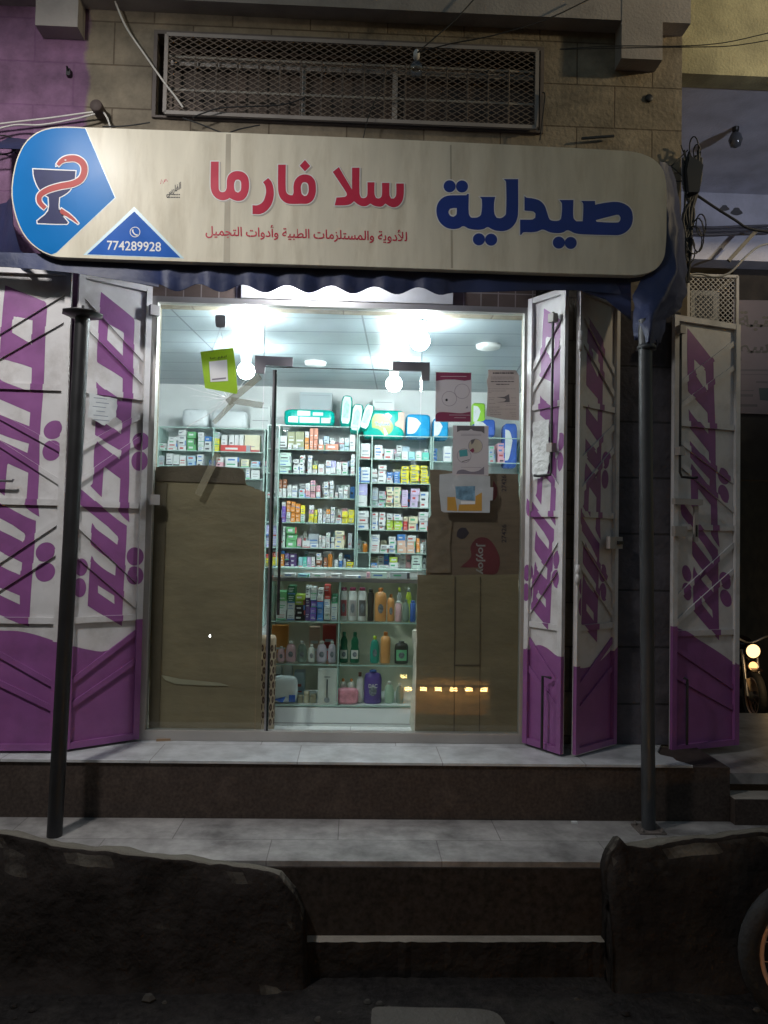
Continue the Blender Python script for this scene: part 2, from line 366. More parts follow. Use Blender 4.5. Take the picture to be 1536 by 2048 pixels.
s.build('lowest_tread', kind='structure')

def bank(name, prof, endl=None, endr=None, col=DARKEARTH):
    b = MB(); pts = [P(x, y, YT-.005) for x, y in prof]; dense = []
    for i in range(len(pts)-1):
        n = max(1, int((pts[i+1]-pts[i]).length/.025))
        for k in range(n): dense.append(pts[i].lerp(pts[i+1], k/n))
    dense.append(pts[-1]); rows = []
    rnd = random.Random(3)
    from mathutils import noise
    nz = lambda s_, v=Vector((0, 0, 0)): s_*noise.fractal(v*5, 1, 2, 5)
    for p in dense:
        z = p.z+nz(.012, p); h = z-ZG; r = []
        for y, dz in ((YL-.004, -.02), (YL-.05, -.004), (YL-.10, 0), (YT-.03, -.02), (YT-.055, -.06), (YT-.075, -.14), (YT-.09, -.28), (YT-.11, -.45), (YT-.13, -.7), (YT-.16, -1.0), (YT-.2, -1.3)):
            q = Vector((p.x, y*3, z+dz)); r.append(Vector((p.x+nz(.012, q), y+nz(.03, q+Vector((7, 0, 0)))*(y < YL-.06), max(ZG-.05, z+dz+nz(.014, q+Vector((0, 9, 0)))))))
        rows.append(r)
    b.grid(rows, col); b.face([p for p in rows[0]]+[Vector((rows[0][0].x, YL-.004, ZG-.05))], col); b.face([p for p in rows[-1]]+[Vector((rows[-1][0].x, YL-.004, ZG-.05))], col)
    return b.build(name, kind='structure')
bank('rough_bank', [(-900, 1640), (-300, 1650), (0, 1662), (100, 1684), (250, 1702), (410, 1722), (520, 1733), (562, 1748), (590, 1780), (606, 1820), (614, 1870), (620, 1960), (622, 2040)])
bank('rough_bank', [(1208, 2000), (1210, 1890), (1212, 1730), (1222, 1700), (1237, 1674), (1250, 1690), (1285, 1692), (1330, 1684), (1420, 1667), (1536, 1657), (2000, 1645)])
s = MB(); c = PZ(875, 2035, ZG+.09)
s.slab(smooth([(-.265, -.11), (-.262, .05), (-.24, .072), (-.05, .066), (.16, .058), (.235, .035), (.262, -.02), (.265, -.11)], 4, 60), lambda u, v, o: c+Vector((u, v, o)), M('kerb_stone_concrete', (.075, .068, .06), .9, dirt=.5, bump=.7, bscale=30), -.12, 0)
s.build('kerb_stone', None, 'pale loose concrete block lying in the street below the steps', 'stone block')
# paving to the right
zr = ZL+.235
s = MB(); y0 = PZ(1450, 1546, zr).y
s.box(xr-.25, 7, y0, 1.2, zr-.06, zr, MARBLE2); s.build('side_pavement', kind='structure')
z2 = ZL+.14
s = MB(); s.box(xr+.003, 7, YS-.05, y0-.002, ZL, z2-.004, GRANITE); s.box(xr+.003, 7, YS-.05, y0-.004, z2-.003, z2, CONC); s.build('side_step', kind='structure')
for px, py, w in ((58, 1622, .05), (95, 1622, .06)):
    q = PZ(px, py, ZL); MB().box(q.x, q.x+w, q.y-.03, q.y-.005, ZL+.001, ZL+.012, WPAPER).build('litter_scrap', None, 'flat white litter scrap by the step riser, '+('left' if px < 80 else 'right')+' of the two', 'litter')
q = PZ(335, 1481, 0); s = MB(); s.bar(q+Vector((-.06, -.02, .006)), q+Vector((.07, .01, .007)), .014, .01, (0, 0, 1), M('bare_wood', (.3, .2, .12), .8)); s.build('wood_offcut', None, 'small brown wooden offcut on the tiles before the left pane', 'wood scrap')
q = PZ(1144, 1648, ZL); MB().box(q.x, q.x+.03, q.y, q.y+.02, ZL+.001, ZL+.01, WPAPER).build('paper_scrap', None, 'tiny pale paper scrap on the landing below the right doors', 'litter')

# ------------------------------------------------------------------ building shell
bld = thing('pharmacy_building', (0, 0, 0), 'stone block building housing the lit pharmacy, purple painted at its left', 'building')
XL, XR_, ZH = -1.24, 1.04, 2.615          # shop opening
wx0, wx1, wz0, wz1 = -1.27, 1.10, 3.70, 4.235   # window opening
XC = P(1364, 150, 0).x                   # right corner of the building
w = MB()
w.box(-6, XL, 0, .24, ZG, 3.70, STONE); w.box(XR_, XC, 0, .24, ZG, 3.70, STONE); w.box(XL, XR_, 0, .24, ZH, 3.70, STONE)
w.box(-6, wx0, 0, .24, 3.70, 7, STONE); w.box(wx1, XC, 0, .24, 3.70, 7, STONE); w.box(wx0, wx1, 0, .24, wz1, 7, STONE)
w.box(XC-.24, XC, .24, 6, ZG, 7, STONE)
w.build('stone_wall', bld)
w = MB(); w.box(XR_+.36, XC-.001, -.008, -.001, .001, 2.62, BRICK('dark_grey_blocks', (.085, .08, .095), (.07, .066, .08), (.03, .03, .035), .42, .34, .007, off=(.1, .1), dirt=.5)); w.build('grey_pier', bld)  # thin dark grey block face over the stone wall
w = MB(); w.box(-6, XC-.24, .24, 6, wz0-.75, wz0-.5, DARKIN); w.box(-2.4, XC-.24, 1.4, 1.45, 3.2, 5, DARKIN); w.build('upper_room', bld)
w = MB(); w.box(-2.6, XC-.24, .0, 2.75, -.05, 0, FLOORT); w.build('shop_floor', bld)
w = MB(); w.box(-2.6, XC-.24, .24, 2.75, 2.62, 2.66, CEILP); w.build('shop_ceiling', bld)
w = MB(); w.box(-2.6, XC-.24, 2.68, 2.75, 0, 2.62, WHITEWALL); w.box(-2.6, -2.5, .24, 2.68, 0, 2.62, WHITEWALL); w.box(XC-.25, XC-.243, .24, 2.68, 0, 2.62, WHITEWALL); w.build('shop_walls', bld)
w = MB(); a = P(318, 605, -.012); bq = P(1052, 572, -.012)
w.box(XL-.02, XR_+.03, -.012, -.003, ZH+.004, 2.80, TILEB); w.build('tile_strip', bld)
w = MB(); w.box(P(482, 590, -.03).x, P(906, 590, -.03).x, -.03, -.0125, ZH+.006, 2.79, M('white_board', (.75, .75, .75), .4)); w.build('lintel_board', bld)
# balcony slab and brackets
w = MB(); zs = P(800, 20, -.12).z
w.box(-6, XC, -.12, -.001, zs, zs+.5, GREYC); w.build('balcony_slab', bld)
for x0, x1, y in ((70, 155, 52), (1243, 1325, 118)):
    w = MB(); p0 = P(x0, y, -.1225); p1 = P(x1, y, -.1225)
    w.box(p0.x, p1.x, -.1225, -.002, (p0.z+p1.z)/2, zs+.4, GREYC); w.build('balcony_bracket', bld)

# high window: recess, rusty frame, mesh grille, bars
win = thing('barred_window', (wx0, 0, wz0), 'wide high window behind rusty frame, bars and diamond wire mesh', 'window')
w = MB(); e = .022
w.box(wx0, wx1, -.02, .02, wz1-e, wz1, RUST); w.box(wx0, wx1, -.02, .02, wz0, wz0+e*.6, RUST); w.box(wx0, wx0+e, -.02, .02, wz0+e*.6, wz1-e, RUST); w.box(wx1-e, wx1, -.02, .02, wz0+e*.6, wz1-e, RUST)
w.build('outer_frame', win)
gx0 = P(334, 100, -.035).x; gx1 = wx1-.05; gz0 = wz0+.015; gz1 = wz1-.045
w = MB()
for (a, b) in (((gx0, gz0), (gx0, gz1)), ((gx1, gz0), (gx1, gz1)), ((gx0, gz1), (gx1, gz1)), ((gx0, gz0), (gx1, gz0))): w.bar((a[0], -.045, a[1]), (b[0], -.045, b[1]), .022, .02, (0, 0, 1) if a[1] == b[1] else (1, 0, 0), M('pale_grille_frame', (.30, .27, .25), .6, dirt=.4))
w.build('grille_frame', win)
def diamond_mesh(name, parent, x0, x1, z0, z1, y, cw, ch, t, m, d=.002):
    w = MB(); sl = ch/cw; H = z1-z0; n = int((x1-x0)/cw)+int(H/ch)+2
    for sgn in (1, -1):
        for i in range(-int(H/ch)-2, int((x1-x0)/cw)+2 if sgn > 0 else n+2):
            xa = x0+i*cw; pa = (xa, z0); pb = (xa+sgn*H/sl, z1)
            # clip to x range
            (ax, az), (bx, bz) = pa, pb
            if ax > bx: (ax, az), (bx, bz) = (bx, bz), (ax, az)
            if bx <= x0 or ax >= x1: continue
            if ax < x0: az += (bz-az)*(x0-ax)/(bx-ax); ax = x0
            if bx > x1: bz = az+(bz-az)*(x1-ax)/(bx-ax); bx = x1
            if bx-ax < cw*.2: continue
            w.bar((ax, y+(d*.6 if sgn > 0 else 0), az), (bx, y+(d*.6 if sgn > 0 else 0), bz), t, d, (0, 0, 1), m)
    return w.build(name, parent)
diamond_mesh('wire_mesh', win, gx0+.01, gx1-.01, gz0+.01, gz1-.01, -.05, .060, .034, .0036, M('rusty_mesh_wire', (.21, .165, .13), .7, dirt=.4))
w = MB(); k = 0
for i in range(17):
    x = gx0+.03+i*.128
    if x < gx1-.02: w.tube([(x, .03, wz0+.02), (x, .03, wz1-.12)], .007, RUST, 6)
for z in (wz0+.2, wz1-.13): w.bar((gx0, .03, z), (gx1, .03, z), .014, .008, (0, 0, 1), M('pale_bar', (.36, .34, .3), .6, dirt=.3))
w.build('security_bars', win)
w = MB()
for px in (606, 790, 1075): x = P(px, 180, .07).x; w.box(x-.016, x+.016, .06, .09, wz0+.01, wz1-.1, M('pale_sash_paint', (.42, .4, .38), .6, dirt=.3))
w.box(gx0, gx1, .065, .085, wz1-.16, wz1-.13, MATS['pale_sash_paint']); w.build('sash', win)
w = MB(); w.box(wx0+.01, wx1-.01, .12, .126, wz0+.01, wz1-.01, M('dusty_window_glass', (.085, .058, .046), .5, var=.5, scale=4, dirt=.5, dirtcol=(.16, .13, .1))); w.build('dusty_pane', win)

# ------------------------------------------------------------------ glass shop front
front = thing('glass_shopfront', (0, 0, 0), 'lit glazed pharmacy front with glass door between two panes', 'shopfront')
gx = (-1.195, 1.0); gzb, gzt = .058, 2.58
x1s = P(530, 650, 0).x; x2s = P(845, 650, 0).x; zt = P(690, 738, 0).z
w = MB(); fw = .045
w.box(gx[0]-fw, gx[0], -.03, .03, 0.002, gzt+.034, ALU); w.box(gx[1], gx[1]+fw*.8, -.03, .03, 0.002, gzt+.034, ALU)
w.box(gx[0], gx[1], -.03, .03, gzt, gzt+.034, ALU); w.box(gx[0], gx[1], -.032, .03, .002, gzb, ALU); w.build('frame', front)
def pane(x0, x1, z0, z1, y=0):
    w = MB(); w.box(x0, x1, y-.004, y+.004, z0, z1, PANE); return w
pl = pane(gx[0]+.001, x1s-.002, gzb, gzt).build('glass_pane', front); pl['label'] = 'cracked left pane with taped star break'
pane(x2s+.002, gx[1]-.001, gzb, gzt).build('glass_pane', front)
pane(x1s+.002, x2s-.002, zt+.003, gzt).build('transom_pane', front)
dpan = pane(x1s+.006, x2s-.006, gzb+.004, zt-.004, .0).build('glass_door', front)
w = MB()
w.box(x1s-.0015, x1s+.0015, -.006, .006, zt, gzt, M('seam_sealant', (.12, .15, .15), .4)); w.box(x2s-.0015, x2s+.0015, -.006, .006, zt, gzt, MATS['seam_sealant']); w.box(x1s, x2s, -.0055, .0055, zt-.003, zt+.002, MATS['seam_sealant']); w.build('pane_seam', front)
xd = P(549, 900, 0).x
w = MB(); w.box(xd-.008, xd+.004, -.012, .012, gzb, zt-.02, M('dark_door_edge', (.015, .02, .02), .25)); w.box(xd-.02, xd-.0085, -.008, .008, gzb, zt-.02, STEEL); w.build('door_edge', dpan)
w = MB(); a = P(561, 1035, -.05); b = P(558, 1230, -.05)
w.tube([(a.x, -.05, b.z), (a.x, -.05, a.z)], .009, M('dark_handle', (.06, .06, .065), .3, metal=.6), 10)
for z in (a.z-.05, b.z+.05): w.tube([(a.x, -.05, z), (a.x, -.004, z)], .006, MATS['dark_handle'], 8)
w.build('door_handle', dpan)
def fitting(poly):
    w = MB(); q = [P(x, y, -.02) for x, y in poly]
    w.slab([(p.x, p.z) for p in q], lambda u, v, o: Vector((u, o, v)), PATCH, -.024, -.0045); w.build('patch_fitting', front)
fitting([(510, 711), (586, 715), (585, 733), (531, 730), (529, 747), (510, 746)])
fitting([(786, 723), (860, 725), (859, 761), (844, 761), (843, 742), (785, 741)])
# star crack in the left pane
w = MB(); CR = M('glass_crack', (.75, .78, .78), .3)
rnd = random.Random(5); cpt = (456, 797)
for (ex, ey) in ((335, 885), (392, 768), (410, 820), (425, 835), (500, 762), (515, 742), (425, 745), (440, 850), (405, 800), (470, 760), (520, 800), (380, 792), (360, 770)):
    pts = [(cpt[0]+(ex-cpt[0])*t+rnd.uniform(-2.5, 2.5)*(0 < t < 1), cpt[1]+(ey-cpt[1])*t+rnd.uniform(-2.5, 2.5)*(0 < t < 1)) for t in (0, .2, .4, .6, .8, 1)]
    w.tube([P(x, y, -.0055) for x, y in pts], [.003, .0026, .0022, .0018, .0014, .0008], CR, 4)
w.build('star_crack', pl)

# ------------------------------------------------------------------ folding doors
pT = lambda x, y: (130+x/5.12, 530+y/5.12)
D_LET = [[(375, 290), (690, 545), (705, 580), (695, 800), (682, 1340), (665, 1620), (652, 1894), (650, 2200), (640, 2470), (652, 2622), (555, 2520), (560, 2470), (575, 2185), (400, 2055), (388, 2080), (370, 2365), (270, 2262), (290, 2235), (300, 2090), (305, 1900), (325, 1820), (565, 2005), (580, 1900), (410, 1800), (315, 1735), (320, 1565), (580, 1745), (588, 1595), (330, 1400), (325, 1210), (345, 1235), (430, 1300), (592, 1410), (598, 1180), (590, 1150), (350, 1000), (335, 985), (345, 720), (360, 460)],
         [(140, 2284), (320, 2439), (540, 2619), (625, 2674), (622, 2794), (605, 3094), (590, 3344), (575, 3684), (350, 3554), (240, 3484), (250, 3294), (262, 3074), (275, 2989), (295, 3034), (400, 3124), (520, 3194), (530, 3059), (275, 2859), (270, 2794), (280, 2654), (310, 2704), (430, 2794), (540, 2879), (545, 2774), (220, 2494), (140, 2429)],
         circle(755, 2009, 68, 90), circle(768, 1810, 72, 82), circle(710, 2984, 72, 85), circle(708, 3179, 72, 85), circle(162, 3094, 58, 82), circle(150, 3304, 58, 90)]
D_HOLE = [[(435, 598), (605, 690), (597, 945), (418, 770)], [(330, 3269), (515, 3379), (512, 3484), (325, 3364)]]
D_ANCH = [pT(375, 290), pT(690, 590), pT(575, 3684)]
class Plane:
    def __init__(s, L, Rr):
        s.p0 = Vector((L[0], L[1], 0)); d = Vector((Rr[0]-L[0], Rr[1]-L[1], 0)); s.w = d.length; s.t = d/s.w
        s.n = Vector((s.t.y, -s.t.x, 0))
        if s.n.dot(CAM-s.p0-d/2) < 0: s.n = -s.n
    def sz(s, px, py): q = PP(px, py, s.p0, s.n); return ((q-s.p0).dot(s.t), q.z)
    def at(s, u, v, o=0): return s.p0+s.t*u+Vector((0, 0, v))+s.n*o
YA = -.285
pl2 = Plane((P(141, 1000, YA).x, YA), (XL+.005, -.035))
REF = [[pl2.sz(*pT(*q)) for q in p] for p in D_LET]; REFH = [[pl2.sz(*pT(*q)) for q in p] for p in D_HOLE]; REFA = [pl2.sz(*q) for q in D_ANCH]
def affine(src, dst):
    (x0, y0), (x1, y1), (x2, y2) = src; d = (x1-x0)*(y2-y0)-(x2-x0)*(y1-y0)
    def f(p):
        a = ((p[0]-x0)*(y2-y0)-(x2-x0)*(p[1]-y0))/d; b = ((x1-x0)*(p[1]-y0)-(p[0]-x0)*(y1-y0))/d
        return (dst[0][0]+a*(dst[1][0]-dst[0][0])+b*(dst[2][0]-dst[0][0]), dst[0][1]+a*(dst[1][1]-dst[0][1])+b*(dst[2][1]-dst[0][1]))
    return f
BR = [(.036, .175), (.096, .225), (.386, .28), (.455, .33), (.52, .665), (.583, .72), (.872, .76), (.92, .824)]
def metal_door(label, pl, z0, z1, anchors, wave, mirror=False, hinges=(), topcut=None):
    o = thing('metal_door', pl.p0+Vector((0, 0, z0)), label, 'metal door', 'purple lettered folding metal doors')
    w_ = pl.w; H = z1-z0; A = affine(REFA, [pl.sz(*a) for a in anchors])
    rect = [(.004, z0+.004), (w_-.004, z0+.004), (w_-.004, z1-.004), (.004, z1-.004)]
    wv = [pl.sz(*q) for q in wave]; base = spline([(a, b, 0) for a, b in wv], 4); base = [(-2, wv[0][1])]+[(q.x, q.y) for q in base]+[(4, wv[-1][1]), (4, z0-1), (-2, z0-1)]
    lets = [offset([A(q) for q in smooth(p, 3)], .0045) for p in REF]; holes = [offset([A(q) for q in p], -.004) for p in REFH]
    def paint(m, region, off):
        for p in [base]+lets:
            c = clip(p, region)
            if c: m.sheet([c], lambda u, v: pl.at(u, v, off), PPAINT)
        for p in holes:
            c = clip(p, region)
            if c: m.sheet([c], lambda u, v: pl.at(u, v, off+.0008), WPAINT)
    m = MB(); m.obox(pl.at(0, z0, -.003), pl.t*w_, Vector((0, 0, H)), pl.n*.003, WPAINT); paint(m, rect, .0008); m.build('panel', o)
    fwid = .034; fd = .024
    def pbar(m, quad, o1):
        zm = sum(q[1] for q in quad)/4; um = sum(q[0] for q in quad)/4
        zw = min(wv, key=lambda q: abs(q[0]-um))[1]
        if max(q[1] for q in quad)-min(q[1] for q in quad) > H*.9:      # upright: purple below the wave, white above
            (a, b, c, d) = quad
            m.slab([a, b, (b[0], zw), (a[0], zw)], lambda u, v, of: pl.at(u, v, of), PPAINT, .002, o1); m.slab([(a[0], zw+.0005), (b[0], zw+.0005), c, d], lambda u, v, of: pl.at(u, v, of), WPAINT, .002, o1)
        else: m.slab(quad, lambda u, v, of: pl.at(u, v, of), PPAINT if zm < zw else WPAINT, .002, o1)
        paint(m, quad, o1+.0008)
    m = MB()
    pbar(m, [(0, z0), (fwid, z0), (fwid, z1), (0, z1)], fd); pbar(m, [(w_-fwid, z0), (w_, z0), (w_, z1), (w_-fwid, z1)], fd)
    pbar(m, [(fwid+.001, z1-fwid), (w_-fwid-.001, z1-fwid), (w_-fwid-.001, z1), (fwid+.001, z1)], fd-.002); pbar(m, [(fwid+.001, z0), (w_-fwid-.001, z0), (w_-fwid-.001, z0+fwid), (fwid+.001, z0+fwid)], fd-.002)
    m.build('frame', o)
    for i, h in enumerate((.25, .49, .735)):
        z = z1-h*H; m = MB(); pbar(m, [(fwid+.001, z-.017), (w_-fwid-.001, z-.017), (w_-fwid-.001, z+.017), (fwid+.001, z+.017)], .015); m.build('crossbar', o)
    for a, b in BR:
        if mirror: a, b = b, a
        za = z1-a*H; zb = z1-b*H; k = (zb-za)/w_; za2 = za+k*fwid; zb2 = zb-k*fwid; t = .015*math.sqrt(1+k*k)
        m = MB(); pbar(m, [(fwid+.001, za2-t), (w_-fwid-.001, zb2-t), (w_-fwid-.001, zb2+t), (fwid+.001, za2+t)], .012); m.build('brace', o)
    for u, h in hinges:
        m = MB(); m.lathe(pl.at(u, z0+h*H, .03), [(.013, 0), (.013, .05), (.010, .053), (.010, .057), (.013, .06), (.013, .11)], WPAINT, 10); m.build('hinge', o)
    return o
def bolt(o, pl, u, za, zb, off=.05, foot=.08):
    m = MB(); m.tube([pl.at(u, za, off), pl.at(u, zb, off), pl.at(u+.005, zb-.03, off+.01), pl.at(u+foot*.7, zb-.035, off+.03), pl.at(u+foot, zb-.03, off+.035)], .008, BLACKM, 8)
    for z in (za-.06, zb+.1): m.obox(pl.at(u-.02, z, .03), pl.t*.04, Vector((0, 0, .05)), pl.n*.04, M('worn_white_bracket', (.4, .37, .35), .5, dirt=.5))
    m.build('slide_bolt', o)
ZD = 2.66
d2 = metal_door('second white folding metal door from the left, hinged on the shopfront behind the black pole', pl2, .015, ZD, D_ANCH, [(146, 1292), (176, 1299), (211, 1302), (246, 1281), (292, 1237)], False, ((0.0, .84), (0.0, .3)))
m = MB()
for py in (625, 1000):
    q = pl2.sz(303, py); m.obox(pl2.at(q[0]-.03, q[1]-.03, .034), pl2.t*.055, Vector((0, .0, .06)), pl2.n*.03, M('grey_catch', (.3, .29, .29), .5, metal=.3))
m.build('wall_catch', d2)
pl1 = Plane((P(131, 1000, YA-.01).x-.53, YA-.03), (P(131, 1000, YA-.01).x, YA-.01))
d1 = metal_door('leftmost white folding metal door, cut by the left picture edge', pl1, .015, ZD, [(12, 573), (88.9, 614), (56.6, 1251)], [(-30, 1259), (0, 1261), (35, 1262), (70, 1269), (113, 1283)], True)
m = MB(); q = pl1.sz(0, 962); m.tube([pl1.at(q[0]-.2, q[1], .045), pl1.at(q[0]+.085, q[1]-.002, .045), pl1.at(q[0]+.09, q[1]+.01, .05)], .007, STEEL, 8); m.build('slide_bolt', d1)
plA = Plane((XR_-.005, -.035), (P(1132, 1000, -.285).x, -.285))
dA = metal_door('brightly lit white metal door leaf with long rod bolt, right of the glass', plA, .015, ZD, [(1088.9, 619), (1121, 649), (1098.9, 1257)], [(1048, 1322), (1057, 1298), (1077, 1290), (1094, 1296), (1111, 1310)], True)
q = plA.sz(1126, 625); q2 = plA.sz(1117, 940); bolt(dA, plA, q[0]-.03, q[1], q2[1], .05, -.1)
q = plA.sz(1100, 1352); q2 = plA.sz(1096, 1500); m = MB(); m.tube([plA.at(q[0]+.05, q[1], .045), plA.at(q[0], q[1]+.005, .06), plA.at(q[0], max(q2[1], .03), .06)], .008, BLACKM, 8); m.build('floor_bolt', dA)
plB = Plane((P(1150, 1000, -.29).x, -.29), (P(1228, 1000, -.01).x, -.035))
dB = metal_door('shadowed white metal door leaf folded back behind the right pole', plB, .015, ZD, [(1177, 636), (1204.7, 688), (1193, 1282)], [(1144, 1333), (1168, 1336), (1195, 1326), (1221, 1301), (1235, 1282)], False, ((-.01, .86), (-.01, .36)))
m = MB(); q = plB.sz(1213, 1085); m.obox(plB.at(q[0]-.06, q[1]-.035, .034), plB.t*.13, Vector((0, 0, .07)), plB.n*.03, MATS['worn_white_bracket']); m.obox(plB.at(q[0]+.01, q[1]-.01, .065), plB.t*.05, Vector((0, 0, .02)), plB.n*.015, BLACKM); m.build('lock_box', dB)
plC = Plane((P(1342, 1000, -.05).x, -.05), (P(1474, 1000, .12).x, .12))
dC = metal_door('dim white metal door leaf at the far right with black rod bolt', plC, P(1410, 1495, .03).z, P(1400, 640, .03).z, [(1375.7, 658.6), (1423.5, 727), (1437.2, 1278.4)], [(1345, 1252), (1372, 1263), (1397, 1279), (1440, 1306), (1470, 1328)], True)
q = plC.sz(1346, 645); q2 = plC.sz(1345, 945); bolt(dC, plC, q[0]+.015, q[1]-.02, q2[1], .05, .1)
m = MB(); q = plC.sz(1362, 1010); m.obox(plC.at(q[0]-.1, q[1], .034), plC.t*.21, Vector((0, 0, .035)), plC.n*.03, MATS['worn_white_bracket']); m.obox(plC.at(q[0]+.06, q[1]-.22, .036), plC.t*.03, Vector((0, 0, .215)), plC.n*.012, MATS['worn_white_bracket']); m.obox(plC.at(q[0]+.068, q[1]-.19, .0485), plC.t*.012, Vector((0, 0, .07)), plC.n*.003, BLACKM); m.obox(plC.at(q[0]-.1, q[1]-.19, .034), plC.t*.09, Vector((0, 0, .06)), plC.n*.03, MATS['worn_white_bracket']); m.build('hasp_bolt', dC)
q = plC.sz(1360, 1356); m = MB(); m.tube([plC.at(q[0]-.015, q[1]+.01, .045), plC.at(q[0], q[1], .06), plC.at(q[0], .02, .06)], .008, BLACKM, 8); m.build('floor_bolt', dC)
def paper_on(pl, poly, off, label, mat, name='torn_notice', seed=1, lines=0):
    rnd = random.Random(seed); m = MB(); pts = []
    n = len(poly)
    for i in range(n):
        a, b = poly[i], poly[(i+1) % n]
        for k in range(6): t = k/6; pts.append((a[0]+(b[0]-a[0])*t+rnd.uniform(-1.6, 1.6), a[1]+(b[1]-a[1])*t+rnd.uniform(-1.6, 1.6)))
    q = [pl.sz(*p) for p in pts]
    m.slab(q, lambda u, v, o: pl.at(u, v, o), mat, off, off+.0015)
    us = [a for a, b in q]; vs = [b for a, b in q]
    for i in range(lines):
        v = min(vs)+(max(vs)-min(vs))*(.15+.7*i/max(1, lines-1)); u0 = min(us)+(max(us)-min(us))*rnd.uniform(.15, .3); u1 = min(us)+(max(us)-min(us))*rnd.uniform(.55, .8)
        m.sheet([[(u0, v), (u1, v+.001), (u1, v+.005), (u0, v+.004)]], lambda u, v: pl.at(u, v, off+.0022), M('faded_ink', (.2, .24, .3), .6))
    return m.build(name, None, label, 'paper notice')
TORN = M('torn_poster_paper', (.55, .58, .6), .8, var=.12, scale=20)
paper_on(pl2, [(176, 788), (232, 800), (228, 835), (205, 852), (173, 835)], .0255, 'torn blue-white notice stuck on the second door from the left', TORN, seed=4, lines=6)
paper_on(plA, [(1073, 845), (1104, 840), (1104, 885), (1108, 900), (1100, 950), (1072, 962), (1070, 900)], .0255, 'crumpled torn white notice on the bright leaf right of the glass', M('torn_white_paper', (.66, .68, .68), .7, var=.15, scale=25, bump=.8, bscale=30), seed=9)

# ------------------------------------------------------------------ sign, awning, poles
YSg = -.50
sign = thing('shop_sign', (-.1, YSg, 2.66), 'long cream and blue pharmacy sign with blue and red Arabic lettering', 'shop sign')
SFACE = M('sign_vinyl_cream', (.66, .62, .51), .24, var=.10, scale=3, dirt=.48, dirtcol=(.36, .30, .20), dscale=3.5, stretch=(3, 3, .6), spec=.05)
SBLUE = M('sign_vinyl_blue', (.008, .145, .42), .24, spec=.05, var=.12, scale=2); SBLUE2 = M('sign_vinyl_deep_blue', (.03, .12, .45), .24, spec=.05, var=.1)
SWHITE = M('sign_print_white', (.72, .72, .72), .35, var=.04, spec=.1); SNAVY = M('sign_letter_navy', (.012, .035, .24), .32, var=.12)
SRED = M('sign_letter_red', (.50, .022, .06), .32, var=.12); SMAR = M('sign_snake_red', (.42, .09, .085), .35, spec=.05, var=.1); SCUP = M('sign_cup_slate', (.045, .05, .12), .35, spec=.05)
SPALE = M('sign_pale_blue_edge', (.45, .62, .68), .35, var=.05); SSHAD = M('sign_letter_shadow_print', (.42, .39, .34), .4)
def sp(o): return lambda u, v: P(u, v, YSg-o)
face = [(110, 254), (180, 255), (700, 275), (1240, 301), (1285, 308), (1315, 325), (1330, 352), (1333, 420), (1330, 505), (1318, 532), (1295, 546), (1255, 550), (700, 532), (120, 514), (85, 504), (55, 480), (35, 445), (23, 390), (30, 330), (48, 288), (75, 264)]
face = smooth(face, 4, 60)
m = MB(); m.slab(face, lambda u, v, o: P(u, v, YSg)+Vector((0, o, 0)), SFACE, 0, .05)
tint = M('sign_fold_stain', (.40, .36, .28), .35, var=.1)
m.sheet([[(452, 268), (462, 268), (460, 524), (447, 524)]], sp(.0004), tint); m.sheet([[(900, 290), (903, 290), (906, 536), (902, 536)]], sp(.0004), tint)
sc3 = lambda p: [(20+x/3.339, 250+y/3.339) for x, y in p]
inset = offset(face, -1.2)
penta = sc3([(-80, -20), (500, 18), (700, 485), (310, 852), (-80, 1000)])
blue = clip(inset, penta)       # convex enough: sign outline cut by the printed blue field
m.sheet([clip(inset, sc3([(-80, -20), (504, 18), (706, 486), (313, 855), (-80, 1005)]))], sp(.0006), SPALE); m.sheet([blue], sp(.0010), SBLUE)
m.sheet([sc3([(830, 545), (488, 868), (1165, 892)])], sp(.0006), SPALE); m.sheet([sc3([(830, 577), (515, 864), (1138, 886)])], sp(.0010), SBLUE2)
m.build('sign_face', sign)
def print_shapes(name, shapes, conv, mat, edge, wout, off, label=None):
    m = MB()
    for outer, holes in shapes:
        o = conv(smooth(outer)); hs = [conv(smooth(h)) for h in holes]
        m.sheet([offset(o, wout)]+[offset(h, -wout*.7) for h in hs], sp(off), edge); m.sheet([o]+hs, sp(off+.0006), mat)
    ob = m.build(name, sign)
    if label: ob['label'] = label
c5 = lambda p: [(840+x/3.072, 310+y/3.072) for x, y in p]
c4 = lambda p: [(400+x/3.572, 290+y/3.572) for x, y in p]
word1 = [([(642, 252), (655, 262), (690, 266), (735, 280), (765, 310), (780, 350), (795, 393), (812, 403), (850, 403), (866, 390), (872, 300), (857, 276), (943, 276), (943, 385), (960, 407), (1000, 407), (1003, 300), (990, 282), (1075, 282), (1077, 305), (1140, 293), (1210, 288), (1260, 302), (1295, 332), (1308, 380), (1300, 430), (1272, 468), (1230, 490), (1180, 492), (1000, 487), (950, 480), (908, 462), (880, 475), (850, 480), (800, 475), (755, 458), (720, 470), (680, 475), (635, 475), (622, 490), (615, 490), (615, 397), (640, 397), (690, 396), (708, 385), (710, 360), (695, 347), (650, 342), (642, 340)], [[(1080, 400), (1085, 410), (1150, 414), (1215, 414), (1228, 405), (1232, 385), (1222, 368), (1205, 368)]]),
         ([(515, 148), (603, 148), (602, 360), (590, 410), (560, 448), (520, 466), (470, 465), (440, 455), (416, 443), (390, 455), (350, 460), (300, 452), (265, 437), (240, 450), (205, 455), (160, 445), (120, 410), (102, 360), (105, 310), (130, 270), (170, 250), (230, 247), (285, 247), (292, 238), (300, 240), (300, 360), (312, 382), (330, 385), (355, 382), (375, 365), (380, 275), (368, 257), (462, 257), (455, 300), (458, 362), (472, 386), (495, 388), (515, 378), (528, 360), (528, 165)], [[(175, 350), (185, 330), (205, 326), (226, 326), (226, 350), (222, 368), (205, 380), (185, 372)]])]
